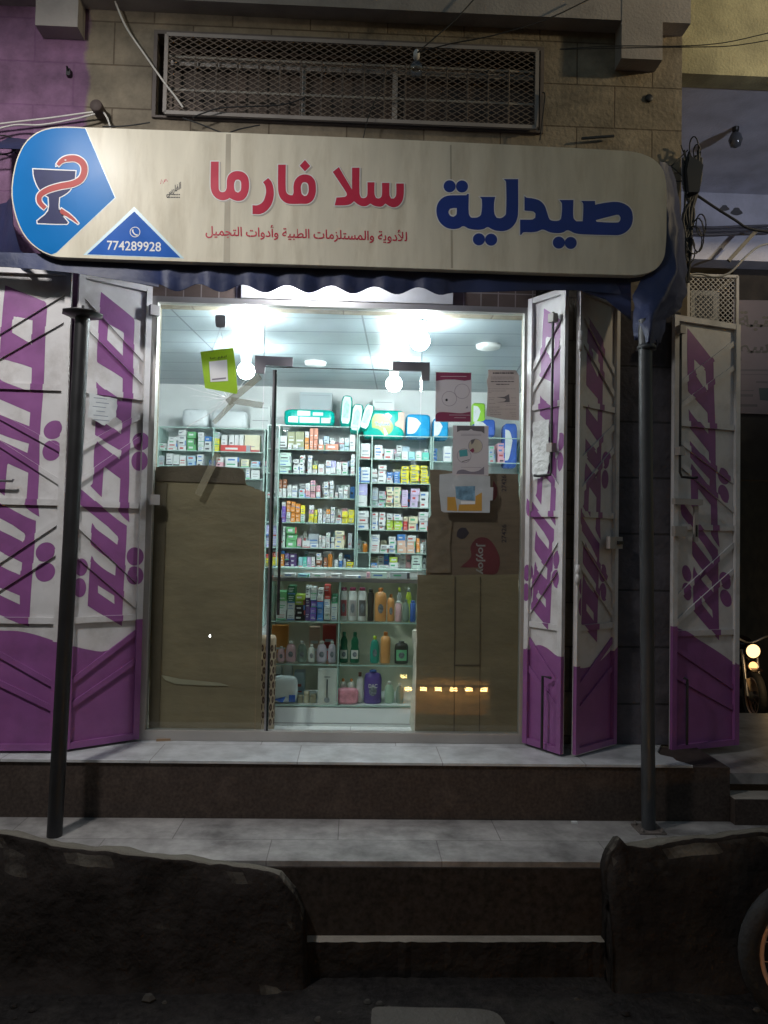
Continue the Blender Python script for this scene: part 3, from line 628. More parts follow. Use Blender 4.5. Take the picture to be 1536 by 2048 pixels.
word1 += [(circle(x, y, 37), []) for x, y in ((182, 192), (258, 193), (362, 518), (437, 520), (853, 538), (926, 540))]
print_shapes('blue_lettering', word1, c5, SNAVY, SWHITE, 2.2, .0012, 'large navy Arabic word')
word2 = [([(78, 118), (134, 118), (134, 310), (142, 330), (160, 337), (180, 330), (190, 305), (192, 250), (205, 215), (235, 192), (270, 186), (310, 195), (340, 225), (350, 270), (348, 320), (335, 360), (310, 390), (275, 400), (240, 393), (212, 378), (190, 390), (155, 395), (115, 378), (88, 345), (76, 300)], [[(245, 270), (255, 250), (272, 247), (290, 258), (294, 290), (290, 325), (272, 340), (252, 330), (244, 305)]]),
         ([(450, 265), (487, 236), (510, 262), (525, 310), (526, 370), (510, 425), (475, 470), (430, 493), (375, 493), (375, 430), (410, 430), (445, 410), (465, 370), (472, 325), (465, 290)], []),
         ([(558, 140), (613, 140), (613, 315), (622, 345), (645, 358), (662, 358), (668, 340), (668, 290), (680, 250), (710, 220), (750, 210), (790, 220), (820, 255), (828, 300), (825, 350), (805, 395), (770, 418), (730, 420), (640, 420), (600, 405), (570, 370), (558, 320)], [[(722, 290), (732, 270), (750, 266), (768, 275), (776, 300), (775, 335), (762, 360), (745, 364), (728, 350), (722, 325)]]),
         ([(750, 107), (788, 150), (750, 188), (712, 148)], []),
         ([(948, 192), (992, 158), (1086, 318), (1086, 162), (1140, 162), (1140, 345), (1150, 375), (1170, 380), (1190, 370), (1196, 345), (1196, 266), (1247, 266), (1247, 350), (1258, 378), (1278, 382), (1295, 370), (1300, 345), (1300, 270), (1354, 270), (1354, 355), (1365, 382), (1385, 382), (1398, 365), (1402, 340), (1402, 275), (1456, 275), (1456, 350), (1445, 400), (1420, 432), (1385, 446), (1350, 435), (1325, 418), (1300, 438), (1270, 440), (1240, 432), (1217, 418), (1190, 435), (1160, 437), (1130, 425), (1100, 402), (1075, 422), (1040, 430), (962, 432), (975, 375), (1035, 370), (1050, 358), (1045, 340)], [])]
m = MB()
for o_, h_ in word2: m.sheet([[(x+3.2, y+2.4) for x, y in offset(c4(smooth(o_)), 1.5)]], sp(.0011), SSHAD)
m.build('letter_shadow_print', sign)
print_shapes('red_lettering', word2, c4, SRED, SWHITE, 1.8, .0014, 'large red Arabic words')
m = MB()
def tilt(o): return lambda u, v: P(u, v+(u-412)*.0305, YSg-o)
m.text(arabic('للأدوية والمستلزمات الطبية وأدوات التجميل'), tilt(.0016), 411, 814, 476, 446, SRED, .012); m.build('small_red_lettering', sign)
m = MB()
m.text('774289928', lambda u, v: P(u, v+(u-214)*.03, YSg-.0020), 214, 322, 500, 481, SWHITE, .012)
ring = circle(270, 464, 10.5, 10.5, 28); m.sheet([ring, circle(270, 464, 9, 9, 28)], sp(.0020), SWHITE)
m.sheet([stroke([(265.5, 459), (265.5, 463), (268, 467), (272, 470), (275, 469.5)], [3.4, 2.6, 2.4, 2.6, 3.4])], sp(.0020), SWHITE); m.build('phone_number', sign)
m = MB(); cup = sc3(smooth([(155, 295), (437, 308), (428, 380), (395, 440), (350, 472), (328, 482), (328, 570), (387, 650), (378, 660), (185, 655), (183, 640), (255, 572), (258, 482), (215, 452), (180, 400), (160, 340)], 3))
snk = spline([Vector((x, y)) for x, y in ((318, 268), (345, 240), (385, 225), (440, 225), (485, 255), (497, 305), (475, 360), (420, 392), (330, 410), (250, 435), (200, 470), (198, 515), (235, 555))], 6)
sw = [22+min(20, i*1.6) if i < 14 else 42-14*max(0, (i-50)/22) for i in range(len(snk))]
snake = sc3(stroke([(p.x, p.y) for p in snk], sw)); tail = sc3(stroke([(335, 572), (385, 600), (425, 630), (455, 658)], [34, 26, 18, 6]))
for p in (cup, tail, snake): m.sheet([offset(p, 2.2)], sp(.0014), SWHITE)
m.sheet([tail], sp(.0022), SMAR); m.sheet([cup], sp(.0022), SCUP); m.sheet([offset(snake, 1.8)], sp(.0030), SWHITE); m.sheet([snake], sp(.0038), SMAR)
m.sheet([sc3([(318, 278), (300, 268), (302, 282)])], sp(.0038), SWHITE); m.sheet([sc3(circle(370, 234, 7, 4, 10))], sp(.0044), SWHITE)
m.build('cup_and_snake_emblem', sign)
m = MB(); m.text(arabic('الفارس'), lambda u, v: P(u, v-(u-335)*.55, YSg-.0014), 333, 362, 396, 378, INK, .02)
for y in (388, 393.5):
    for k in range(8): m.sheet([[(335+k*3.2, y), (337.3+k*3.2, y+.1), (337.3+k*3.2, y+2.2), (335+k*3.2, y+2.1)]], sp(.0014), INK)
m.sheet([stroke([(321, 368), (323, 359), (327, 367), (329, 359)], 1.2)], sp(.0014), SRED); m.sheet([stroke([(329, 364), (332, 358), (335, 363)], 1.2)], sp(.0014), SRED); m.build('printer_mark', sign)
m = MB(); m.slab(offset(face, 1.0), lambda u, v, o: P(u, v, YSg)+Vector((0, o, 0)), TARP, .051, .12); m.build('sign_casing', sign)

awn = thing('blue_awning', (0, -.3, 2.6), 'dark blue tarpaulin awning with wavy hem behind the sign', 'awning')
def cloth(rows, name, mat=TARP):
    m = MB(); m.grid(rows, mat); m.grid([[p+Vector((0, .006, 0)) for p in r] for r in rows], mat); return m.build(name, awn)
# valance with scalloped hem
hem = [(-60, 532), (0, 533), (60, 537), (150, 546), (250, 562), (318, 574)]
xx = 318
hemp = []
while xx < 1060:
    ph = (xx-318)/82.0
    hemp.append((xx, 574+(xx-318)*.012+9*math.sin(2*math.pi*ph-1.2)+(3 if xx % 3 else -2))); xx += 9
hemp = [(x, 574+(x-318)*.014+7.5*math.sin(2*math.pi*((x-318)/88.0)-1.0)) for x in range(318, 900, 8)]+[(905, 585), (960, 584), (1020, 582), (1080, 580), (1150, 580), (1220, 586), (1255, 590)]
allh = hem+hemp
rows = []
for t in (0, .2, .45, .7, .88, 1):
    r = []
    for i, (x, y) in enumerate(allh):
        top = 505+(x-20)*.031; fold = .012*math.sin(x*.071)+.005*math.sin(x*.16+1)
        r.append(P(x, top+(y-top)*t, -.445+fold*t*(1.2 if x < 1000 else .6)))
    rows.append(r)
cloth(rows, 'valance')
# roof from wall down to the sign's back
cloth([[Vector((x, -.03, 3.52+.02*math.sin(x*5))) for x in [-2.1+i*.2 for i in range(20)]], [Vector((x, -.2, 3.42+.02*math.sin(x*7+1))) for x in [-2.1+i*.2 for i in range(20)]], [Vector((x, -.37, 3.30)) for x in [-2.1+i*.2 for i in range(20)]]], 'roof')
# left side drape
cloth([[P(22, 395, -.40), P(12, 405, -.25), P(-10, 410, -.03)], [P(26, 450, -.42)+Vector((-.0, 0, 0)), P(5, 470, -.25), P(-20, 470, -.03)], [P(40, 500, -.43), P(10, 520, -.25), P(-20, 520, -.03)], [P(80, 535, -.43), P(20, 545, -.25), P(-20, 545, -.03)]], 'side_drape')
# right side drape, sagging round the pole head
rows = []
R_in = [(1318, 322, -.42), (1328, 380, -.43), (1330, 450, -.44), (1322, 525, -.45), (1280, 560, -.46), (1262, 600, -.47), (1262, 640, -.49), (1270, 690, -.50)]
R_mid = [(1335, 330, -.36), (1348, 390, -.38), (1352, 460, -.43), (1352, 540, -.50), (1330, 590, -.56), (1310, 625, -.60), (1300, 655, -.62), (1295, 692, -.60)]
R_out = [(1345, 345, -.05), (1360, 400, -.08), (1368, 480, -.12), (1374, 560, -.18), (1378, 592, -.25), (1362, 618, -.30), (1340, 636, -.40), (1322, 700, -.50)]
for a, b, c_ in zip(R_in, R_mid, R_out):
    r = []
    for t in (0, .25, .5, .75, 1):
        p = P(*a).lerp(P(*b), t*2) if t <= .5 else P(*b).lerp(P(*c_), t*2-1); r.append(p)
    rows.append(r)
from mathutils import noise as _no
fine = []
for i in range(len(rows)-1):
    for k in range(5):
        r = []
        for j in range(len(rows[0])-1):
            for q in range(4):
                a = rows[i][j].lerp(rows[i][j+1], q/4); b = rows[i+1][j].lerp(rows[i+1][j+1], q/4); p = a.lerp(b, k/5)
                r.append(p+Vector((_no.fractal(p*9, 1, 2, 4)*.018, -.02*abs(_no.fractal(Vector((p.x*16, p.y*16, p.z*4)), 1, 2, 4)), 0)))
        fine.append(r)
fine.append([p+Vector((0, 0, .03*math.sin(n*1.9)+.015*math.sin(n*4.3))) for n, p in enumerate(fine[-1])])
cloth(fine, 'side_drape')
cloth([[P(1150, 560, -.44), P(1200, 562, -.44), P(1262, 565, -.45)], [P(1150, 576, -.42), P(1205, 592, -.40), P(1262, 605, -.44)], [P(1180, 582, -.25), P(1215, 600, -.25), P(1262, 640, -.3)]], 'hem_fold')
hb = thing('awning_lamp', (P(622, 560, -.2).x, -.2, 2.78), 'bare bulb glowing under the awning above the door', 'lamp')
m = MB(); m.lathe((P(622, 560, -.2).x, -.2, 2.86), [(.03, .04), (.03, 0), (.02, -.02)], BLACKM, 10); m.build('bulb_holder', hb)
m = MB(); m.lathe((P(622, 560, -.2).x, -.2, 2.76), [(.004, 0), (.022, .006), (.032, .028), (.033, .045), (.025, .07), (.017, .085)], EM('awning_bulb_glow', (.95, .98, 1), AWN_E), 14); m.build('bulb', hb)

pb = PZ(109, 1672, ZL); pt = P(165, 634, pb.y+.05)
pole = thing('awning_pole', pb, 'black leaning pole with flat flange before the left doors', 'pole')
m = MB(); m.tube([pb, pt], .037, BLACKM, 16); m.build('post', pole)
def base_plate(pb, pole):
    m = MB(); m.box(pb.x-.07, pb.x+.07, pb.y-.07, pb.y+.07, ZL+.001, ZL+.009, RUST)
    for i in (-1, 1):
        for j in (-1, 1): m.lathe((pb.x+i*.052, pb.y+j*.052, ZL+.009), [(.011, 0), (.011, .008), (.006, .009), (.006, .02)], RUST, 6)
    m.build('base_plate', pole)
m = MB(); t = (pt-pb).normalized(); m.lathe(pt, [(.03, -.01), (.105, .012), (.105, .018), (.01, .03)], BLACKM, 8, t); m.tube([pt, pt+t*.06], .008, BLACKM, 6); m.build('flange', pole)
pb = PZ(1297, 1660, ZL); pt = P(1290, 640, pb.y)
pole = thing('awning_pole', pb, 'dark grey upright pole holding the awning before the right doors', 'pole')
m = MB(); m.tube([pb, pt], .036, GREYM, 20); m.build('post', pole)
base_plate(pb, pole)
m = MB(); m.lathe(P(1293, 700, pb.y), [(.05, 0), (.05, .02), (.04, .03)], GREYM, 14); m.build('collar', pole)


# ------------------------------------------------------------------ lamps
def point(name, loc, w, col, rad, parent=None):
    ld = bpy.data.lights.new(name, 'POINT'); ld.energy = w; ld.color = col; ld.shadow_soft_size = rad
    o = bpy.data.objects.new(name, ld); COL.objects.link(o); o.location = loc
    if parent: o.parent = parent; o.location = Vector(loc)-parent.location
    return o
def spot(name, loc, w, col, rad, parent, aim, size):
    l = bpy.data.lights.new(name, 'SPOT'); l.energy = w; l.color = col; l.shadow_soft_size = rad; l.spot_size = R(size); l.spot_blend = 1
    o = bpy.data.objects.new(name, l); COL.objects.link(o); o.parent = parent; o.location = Vector(loc)-parent.location
    o.rotation_euler = (Vector(aim)-Vector(loc)).to_track_quat('-Z', 'Y').to_euler(); return o
def street_lamp(x, y, h, armx, army, lens, label):
    o = thing('street_lamp', (x, y, ZG), label, 'street lamp')
    m = MB(); m.tube([(x, y, ZG), (x, y, h+.25)], [.06, .04], GREYM, 14); m.build('pole', o)
    m = MB(); m.tube([(x, y, h+.2), (x+(armx-x)*.5, y+(army-y)*.5, h+.28), (armx, army, h+.16)], .025, GREYM, 10); m.build('arm', o)
    m = MB(); m.lathe((armx, army, h+.05), [(.14, 0), (.12, .07), (.05, .12), (.03, .14)], GREYM, 18); m.build('lamp_head', o)
    m = MB(); m.lathe((armx, army, h+.0), [(.05, 0), (.11, .03), (.115, .048)], lens, 18); m.build('lamp_lens', o)
    return o
_m = P(196, 330, -.5+2.15)
lx, ly, lz = _m.x, -.5-2.15, _m.z+.1      # its glint shows on the sign's left end
sl = street_lamp(-3.9, -3.0, lz, lx, ly, LENS, 'street lamp on the left pavement shining on the pharmacy front')
ld = bpy.data.lights.new('lamp_light', 'SPOT'); ld.energy = LAMP_W; ld.color = (1, .965, .935); ld.shadow_soft_size = .16; ld.spot_size = R(114); ld.spot_blend = 1
lo = bpy.data.objects.new('lamp_light', ld); COL.objects.link(lo); lo.parent = sl; lo.location = Vector((lx, ly, lz-.1))-sl.location
lo.rotation_euler = (Vector((-1.75, -.3, 1.75))-Vector((lx, ly, lz-.1))).to_track_quat('-Z', 'Y').to_euler()
sl2 = street_lamp(6.4, -1.9, 4.9, 5.6, -1.6, LENSW, 'warm street lamp standing beyond the neighbouring building at right')
spot('lamp_light', (5.6, -1.6, 4.8), WARM_W, (1, .80, .5), .09, sl2, (3.3, .2, 4.5), 72)

sl3 = street_lamp(5.3, -4.2, 2.3, 4.8, -3.9, EM('cool_fill_glow', (.75, .82, 1), 20), 'added low cool lamp post, unseen, brightening the neighbouring soffit')  # lamp added out of view to brighten the underside of the balcony
spot('lamp_light', (4.8, -3.9, 2.2), COOL_FILL_W, (.78, .84, 1), .09, sl3, (3.7, 1.0, 4.3), 50)

# ------------------------------------------------------------------ shop interior
def bulb(px, py, Y, label, hang=.05):
    p = P(px, py, Y); o = thing('ceiling_bulb', (p.x, Y, 2.62), label, 'light bulb', 'glowing bulbs on the shop ceiling')
    m = MB(); m.lathe((p.x, Y, p.z), [(.035, .05), (.035, .07), (.05, 2.61-p.z), (.055, 2.619-p.z)], WHITEWALL, 14); m.build('bulb_base', o)
    m = MB(); m.lathe((p.x, Y, p.z), [(.006, -.062), (.035, -.053), (.058, -.027), (.065, 0), (.058, .028), (.04, .05)], BULB, 18); m.build('glow_globe', o)
bulb(840, 682, .35, 'brightest ceiling bulb, by the seam above the door')
bulb(788, 768, 1.5, 'round glowing globe bulb hanging above the teal diaper packs')
bulb(499, 655, .30, 'glowing bulb upper left, right of the green card hook')
bulb(492, 742, 1.15, 'glowing bulb behind the green hanging card')
for px, py, Y in ((630, 764, 1.6), (976, 716, .9)):
    p = P(px, py, Y); m = MB(); m.lathe((p.x, Y, 2.600), [(.03, -.012), (.085, -.004), (.09, .019)], WHITEWALL, 18)
    m.build('ceiling_fitting', None, {630: 'round white unlit ceiling fitting above the grey carton', 976: 'round white unlit ceiling fitting above the plain leaflets'}[px], 'ceiling fitting', 'unlit round ceiling fittings')
YF = 2.30
k1 = lambda x, y: (520+x/4.267, 780+y/4.267)
def shelf_unit(label, x0, x1, levels, ztop, ups, Y0=YF, Y1=2.64):
    xa, xb = P(x0, 1000, Y0).x, P(x1, 1000, Y0).x; o = thing('medicine_shelves', ((xa+xb)/2, Y0, 0), label, 'shelves', 'glass medicine shelves along the back wall')
    m = MB(); m.box(xa, xb, Y1-.012, Y1, .4, ztop, SHELFW); m.build('back_panel', o)
    for u in ups:
        x = P(u, 1000, Y0).x; m = MB(); m.box(x-.005, x+.005, Y0-.02, Y1-.013, .4, ztop, GGREEN); m.build('upright', o)
    for z in levels:
        m = MB(); m.box(xa+.009, xb-.009, Y0-.012, Y1-.014, z-.008, z, CASEG); m.box(xa+.009, xb-.009, Y0-.016, Y0-.0125, z-.008, z, GGREEN); m.build('shelf', o)
zk = lambda px, py: P(*k1(px, py), YF).z
LB = {'L1': zk(480, 510), 'L2': zk(480, 715), 'L3': zk(480, 920), 'L4': zk(480, 1133), 'L5': zk(480, 1347), 'L6': zk(480, 1516), 'LT': zk(480, 308),
      'R1': zk(1150, 592), 'R2': zk(1150, 795), 'R3': zk(1150, 998), 'R4': zk(1150, 1195), 'R5': zk(1150, 1390), 'R6': zk(1150, 1521), 'RT': zk(1150, 392)}
k6 = lambda x, y: (310+x/6.678, 800+y/6.678)
LB['A1'] = P(*k6(700, 680), YF).z; LB['A2'] = P(*k6(700, 885), YF).z; LB['A3'] = P(*k6(700, 1040), YF).z; LB['AT'] = P(*k6(700, 370), YF).z
k8 = lambda x, y: (860+x/8.084, 730+y/8.084)
LB['Q1'] = P(*k8(500, 1565), YF).z; LB['QT'] = P(*k8(500, 1165), YF).z; LB['Q2'] = LB['Q1']-.2
shelf_unit('glass shelves seen through the left pane above the tall cardboard', 314, 528, [LB['A1'], LB['A2'], LB['A3'], LB['AT']], LB['AT'], (314, 424, 527))
shelf_unit('middle glass shelves behind the door, crowded with medicine cartons', 532, 713, [LB[k] for k in ('L1', 'L2', 'L3', 'L4', 'L5', 'L6', 'LT')], LB['LT'], (533, 556, 712))
shelf_unit('right-hand glass shelves with yellow cartons, divided by a green upright', 715, 861, [LB[k] for k in ('R1', 'R2', 'R3', 'R4', 'R5', 'R6', 'RT')], LB['RT'], (716, 742, 860))
shelf_unit('glass shelves behind the paper leaflets in the right pane', 863, 1050, [LB['Q1'], LB['QT'], LB['Q2']], LB['QT'], (864, 944, 1049))
COLS = {'white': (.74, .77, .77), 'mint': (.6, .76, .68), 'cream': (.74, .7, .5), 'orange': (.75, .3, .06), 'salmon': (.72, .32, .22), 'pale blue': (.5, .66, .75), 'blue': (.08, .25, .62), 'yellow': (.8, .72, .05), 'purple': (.2, .12, .5), 'lilac': (.6, .5, .7), 'pink': (.75, .42, .48), 'green': (.16, .45, .2), 'teal': (.15, .6, .5), 'red': (.6, .08, .07), 'brown': (.3, .12, .06), 'grey': (.42, .47, .5), 'black': (.03, .03, .035), 'lime': (.5, .68, .1), 'olive': (.34, .36, .2), 'aqua': (.35, .68, .72), 'dark purple': (.1, .06, .18), 'dark green': (.03, .16, .08), 'peach': (.75, .5, .38), 'lavender': (.5, .48, .78)}
def cm(c): return M('carton_'+c.replace(' ', '_'), COLS[c], .45, var=.06)
PRINT = [M('print_grey', (.3, .33, .36), .5), M('print_blue', (.1, .22, .5), .5), M('print_red', (.5, .1, .1), .5), M('print_green', (.1, .4, .22), .5), M('print_dark', (.06, .06, .07), .5)]
ORD = ['', 'first', 'second', 'third', 'fourth', 'fifth', 'sixth', 'seventh', 'eighth', 'ninth', 'tenth', 'eleventh', 'twelfth', 'thirteenth', 'fourteenth', 'fifteenth', 'sixteenth', 'seventeenth', 'eighteenth', 'nineteenth']
ROWN = {'L': 'of the middle shelves', 'R': 'of the right shelves', 'A': 'behind the left pane', 'Q': 'behind the leaflets', 'C': 'of the counter'}
RN = {1: 'top row', 2: 'second row', 3: 'third row', 4: 'fourth row', 5: 'fifth row', 6: 'bottom row'}
rb = random.Random(11); BOXES = []
def carton(x0, x1, z0, z1, y0, y1, c, label, tilt=0):
    m = MB(); mt = cm(c); m.box(x0, x1, y0, y1, z0, z1, mt); w = x1-x0; h = z1-z0
    pm = rb.choice(PRINT) if c in ('white', 'mint', 'cream', 'pale blue', 'grey', 'lilac', 'pink', 'aqua') else (cm('white') if c not in ('yellow',) else PRINT[1])
    yf = y0-.0008
    if h < w*.8:
        a = rb.uniform(.08, .2); b = rb.uniform(.5, .75); zc = z0+h*rb.uniform(.42, .55); t = h*rb.uniform(.12, .2)
        m.face([(x0+w*a, yf, zc-t), (x0+w*b, yf, zc-t), (x0+w*b, yf, zc+t), (x0+w*a, yf, zc+t)], pm)
        if rb.random() < .5: m.face([(x0+w*.86, yf, z0), (x1, yf, z0), (x1, yf, z1), (x0+w*.86, yf, z1)], rb.choice(PRINT))
    else:
        for k in range(rb.randint(1, 3)):
            zc = z0+h*(.3+.22*k+rb.uniform(-.03, .03)); t = h*rb.uniform(.02, .05); a = rb.uniform(.1, .2); b = rb.uniform(.6, .88)
            m.face([(x0+w*a, yf, zc-t), (x0+w*b, yf, zc-t), (x0+w*b, yf, zc+t), (x0+w*a, yf, zc+t)], pm)
        if rb.random() < .4: m.face([(x0, yf, z0), (x1, yf, z0), (x1, yf, z0+h*.14), (x0, yf, z0+h*.14)], rb.choice(PRINT))
    BOXES.append((w*h*(.35 if y0 > 1.5 else 1), m, label, y0))
def row(key, conv, items, Y=YF, depth=.12, where=None, rowname=None, z0=None):
    items = sorted(items, key=lambda t: t[0]); nst = 0
    for it in items:
        xa, xb, yt, cols, n = it; front_ = Y+.01
        zb = z0 if z0 is not None else LB[key]
        pa = P(*conv(xa, yt), Y+.01); pb_ = P(*conv(xb, yt), Y+.01); zt_ = max(pa.z, zb+.015); cols = cols.split('/'); nst += 1
        if isinstance(n, tuple): front_ -= .04; n = n[0]
        h = (zt_-zb)/n; jx = (pb_.x-pa.x)*.06
        for k in range(n):
            c = cols[min(k*len(cols)//n, len(cols)-1)] if n >= len(cols) else cols[0]
            dx = rb.uniform(-jx, jx) if n > 1 else 0; dy = rb.uniform(0, .025)
            wh = where or ROWN[key[0]]; rn = rowname or RN[int(key[1])]
            lab = f"{c} carton, {rn} {wh}, {ORD[nst]} stack from left" if n == 1 else f"{c} carton, {rn} {wh}, {ORD[nst]} stack from left, {'lowest' if k == 0 else 'topmost' if k == n-1 else ORD[k+1]+' up'}"
            carton(pa.x+dx+.001, pb_.x+dx-.001, zb+h*k+.0006, zb+h*(k+1)-.0012, front_+dy, front_+dy+depth, c, lab)
row('L1', k1, [(165, 230, 388, 'white', 1), (240, 272, 470, 'white', (1,)), (285, 326, 468, 'white', (1,)), (236, 300, 352, 'olive', 1), (302, 378, 352, 'olive', 1), (385, 420, 350, 'orange/white', 3), (428, 460, 325, 'salmon', 2), (462, 495, 325, 'salmon', 2), (505, 540, 420, 'white', 1), (545, 590, 390, 'pale blue', 1), (600, 640, 425, 'white', 1), (560, 672, 462, 'salmon', (1,)), (498, 556, 466, 'salmon', (1,)), (680, 720, 405, 'pale blue/white', 2), (723, 762, 405, 'pale blue/white', 3), (766, 815, 380, 'white', 1)])
row('L2', k1, [(160, 268, 530, 'mint', 6), (285, 335, 590, 'white', 4), (340, 383, 555, 'white', 5), (408, 443, 555, 'white', 5), (450, 490, 640, 'white/yellow', 2), (497, 547, 630, 'white', 1), (562, 605, 600, 'white', 2), (607, 648, 600, 'white/lavender', 2), (655, 697, 612, 'white', 3), (705, 758, 615, 'white', 3), (778, 812, 548, 'white', 5)])
row('L3', k1, [(158, 190, 762, 'white/brown', 4), (194, 228, 758, 'white/brown', 4), (233, 270, 812, 'white', 2), (275, 320, 815, 'white', 2), (327, 386, 842, 'pale blue', 2), (392, 430, 792, 'pink/white', 2), (433, 475, 768, 'pink', 3), (480, 515, 812, 'white/pink', 2), (545, 590, 782, 'white', 5), (595, 630, 772, 'white', 4), (638, 666, 870, 'white', 2), (672, 712, 835, 'grey/white', 2), (716, 750, 822, 'white', 3)])
row('L4', k1, [(188, 222, 955, 'purple/purple/white', 5), (226, 262, 945, 'white/orange', 6), (265, 303, 950, 'orange', 4), (305, 345, 968, 'orange', 4), (349, 385, 982, 'white/yellow', 2), (418, 460, 982, 'yellow/pink/white', 4), (465, 490, 1020, 'yellow', 2), (494, 530, 1012, 'white', 3), (537, 562, 1062, 'white', 2), (566, 600, 1018, 'white/orange', 3), (604, 640, 997, 'white', 4), (648, 700, 1092, 'white', 2), (705, 752, 1035, 'yellow', 2), (756, 806, 1022, 'yellow', 2)])
row('L5', k1, [(195, 216, 1160, 'mint', 1), (222, 310, 1165, 'green', 3), (316, 350, 1262, 'pink', 1), (362, 424, 1285, 'white', 1), (415, 500, 1225, 'grey', 1), (430, 500, 1312, 'white', (1,)), (503, 528, 1240, 'white', 2), (531, 560, 1245, 'white', 3), (563, 598, 1215, 'white', 3), (606, 635, 1255, 'white', 2), (640, 720, 1200, 'cream', 4), (752, 786, 1220, 'grey', 1)])
row('L6', k1, [(212, 252, 1392, 'dark purple', 2), (256, 312, 1400, 'dark purple', 3), (330, 365, 1425, 'aqua', 1), (368, 400, 1425, 'teal', 1), (403, 435, 1425, 'lilac', 1), (438, 470, 1425, 'white', 1), (482, 530, 1390, 'brown/white', 4), (545, 575, 1430, 'brown', 1), (636, 665, 1450, 'white', 1), (675, 705, 1395, 'blue/white', 4), (712, 735, 1440, 'grey', 1), (738, 800, 1440, 'yellow/black', 3)])
row('L3', k1, [(45, 120, 870, 'grey', 1)], where='left of the door rod'); row('L2', k1, [(25, 70, 600, 'white/pink', 2)], where='left of the door rod')
row('L5', k1, [(48, 95, 1150, 'lavender', 2), (100, 150, 1155, 'lavender', 2)], where='beside the door rod'); row('L6', k1, [(40, 82, 1400, 'yellow/red', 3), (105, 150, 1385, 'yellow/red', 3), (155, 205, 1400, 'orange', 1)], where='beside the door rod')
row('R1', k1, [(837, 856, 435, 'white', 1), (862, 942, 452, 'white', 1), (978, 1046, 470, 'white', 1), (1064, 1145, 505, 'white', 2), (1152, 1205, 540, 'grey', 2), (1210, 1265, 520, 'white', 1), (1268, 1326, 525, 'aqua', 1), (1330, 1382, 520, 'white', 1), (1386, 1444, 530, 'teal', 1)])
row('R2', k1, [(834, 860, 655, 'blue', 1), (863, 940, 655, 'white', 1), (957, 1003, 670, 'white', 3), (1010, 1080, 640, 'white', 4), (1085, 1138, 700, 'white/blue', 4), (1142, 1196, 695, 'blue', 5), (1205, 1278, 650, 'yellow', 6), (1286, 1362, 640, 'yellow', 7), (1372, 1442, 645, 'yellow', 7)])
row('R3', k1, [(828, 922, 800, 'white/lavender', 2), (957, 1008, 830, 'grey', 3), (1012, 1075, 860, 'grey', 4), (1080, 1140, 825, 'cream', 5), (1144, 1205, 825, 'cream', 5), (1212, 1265, 850, 'lilac', 2), (1285, 1360, 840, 'lilac', 3), (1366, 1440, 865, 'white', 3)])
row('R4', k1, [(832, 930, 1030, 'white', 3), (957, 1012, 1042, 'white', 4), (1017, 1075, 1042, 'white', 4), (1082, 1140, 1052, 'lime/white', 5), (1144, 1220, 1056, 'lime/white', 5), (1226, 1262, 1080, 'red/cream', 3), (1267, 1345, 1078, 'cream', 2), (1360, 1440, 1040, 'white', 4)])
row('R5', k1, [(945, 1020, 1232, 'white', 2), (1027, 1098, 1320, 'white', 2), (1102, 1168, 1250, 'white', 4), (1172, 1252, 1230, 'peach/blue', 3), (1257, 1330, 1240, 'peach/white', 3), (1336, 1365, 1265, 'orange', 2), (1368, 1396, 1310, 'white', 1)])
row('R6', k1, [(947, 1008, 1475, 'white/blue', 2), (1014, 1100, 1495, 'white', 1), (1108, 1185, 1425, 'white/lime', 2), (1297, 1385, 1410, 'mint', 1)])
row('A1', k6, [(45, 150, 575, 'white', 3), (168, 300, 485, 'white', 4), (312, 415, 400, 'white', 4), (428, 540, 420, 'green', 3), (572, 650, 430, 'white', 4), (656, 755, 480, 'white/white/blue', 3), (767, 860, 420, 'yellow/grey', 3), (887, 965, 465, 'white', 1), (990, 1058, 460, 'white', 1), (1062, 1120, 460, 'white', 1), (1128, 1185, 460, 'white', 1), (1195, 1400, 460, 'cream', 1), (880, 1280, 600, 'red', (1,))])
row('A2', k6, [(45, 120, 740, 'grey', 2), (148, 230, 710, 'white', 1), (238, 320, 722, 'white', 1), (328, 410, 740, 'white', 1), (426, 540, 740, 'pale blue', 2), (557, 650, 725, 'white', 3), (722, 800, 800, 'blue', 1), (812, 905, 760, 'pink/white', 2), (942, 1130, 758, 'white', 2), (1147, 1255, 787, 'cream', 1), (1282, 1400, 812, 'pale blue', 2)])
row('A3', k6, [(1212, 1265, 910, 'white', 1), (1282, 1400, 932, 'white', 1)])
row('Q1', k8, [(38, 125, 1340, 'blue', 4), (222, 352, 1310, 'white', 1), (962, 1060, 1300, 'grey', 4), (1102, 1225, 1255, 'pink', 4), (1237, 1310, 1430, 'blue', 3)])

# ------------------------------------------------------------------ packs on top of the shelves
TEAL = M('teal_pack_film', (.0, .45, .38), .25, var=.12); PACKW = M('pale_pack_film', (.62, .78, .74), .25, var=.12); LIME = M('pack_lime_print', (.3, .62, .05), .35, var=.1); SKIN = M('pack_photo_print', (.6, .38, .3), .4, var=.2)
BLUEP = M('blue_pack_film', (.02, .32, .62), .25, var=.15); DBLUE = M('deep_blue_pack_film', (.05, .13, .5), .25, var=.2); WPACK = M('white_pack_film', (.7, .74, .76), .3, var=.08)
def pillow(m, c, ax, ay, az, mat, e=.45, nu=20, nv=12):
    c = Vector(c); ax, ay, az = Vector(ax), Vector(ay), Vector(az); sg = lambda v, p: math.copysign(abs(v)**p, v); rows = []
    for i in range(nv+1):
        t = -math.pi/2+math.pi*i/nv; r = []
        for j in range(nu+1):
            w = 2*math.pi*j/nu
            r.append(c+ax*(sg(math.cos(t), e)*sg(math.cos(w), e))+ay*(sg(math.cos(t), e)*sg(math.sin(w), e))+az*sg(math.sin(t), e))
        rows.append(r)
    m.grid(rows, mat)
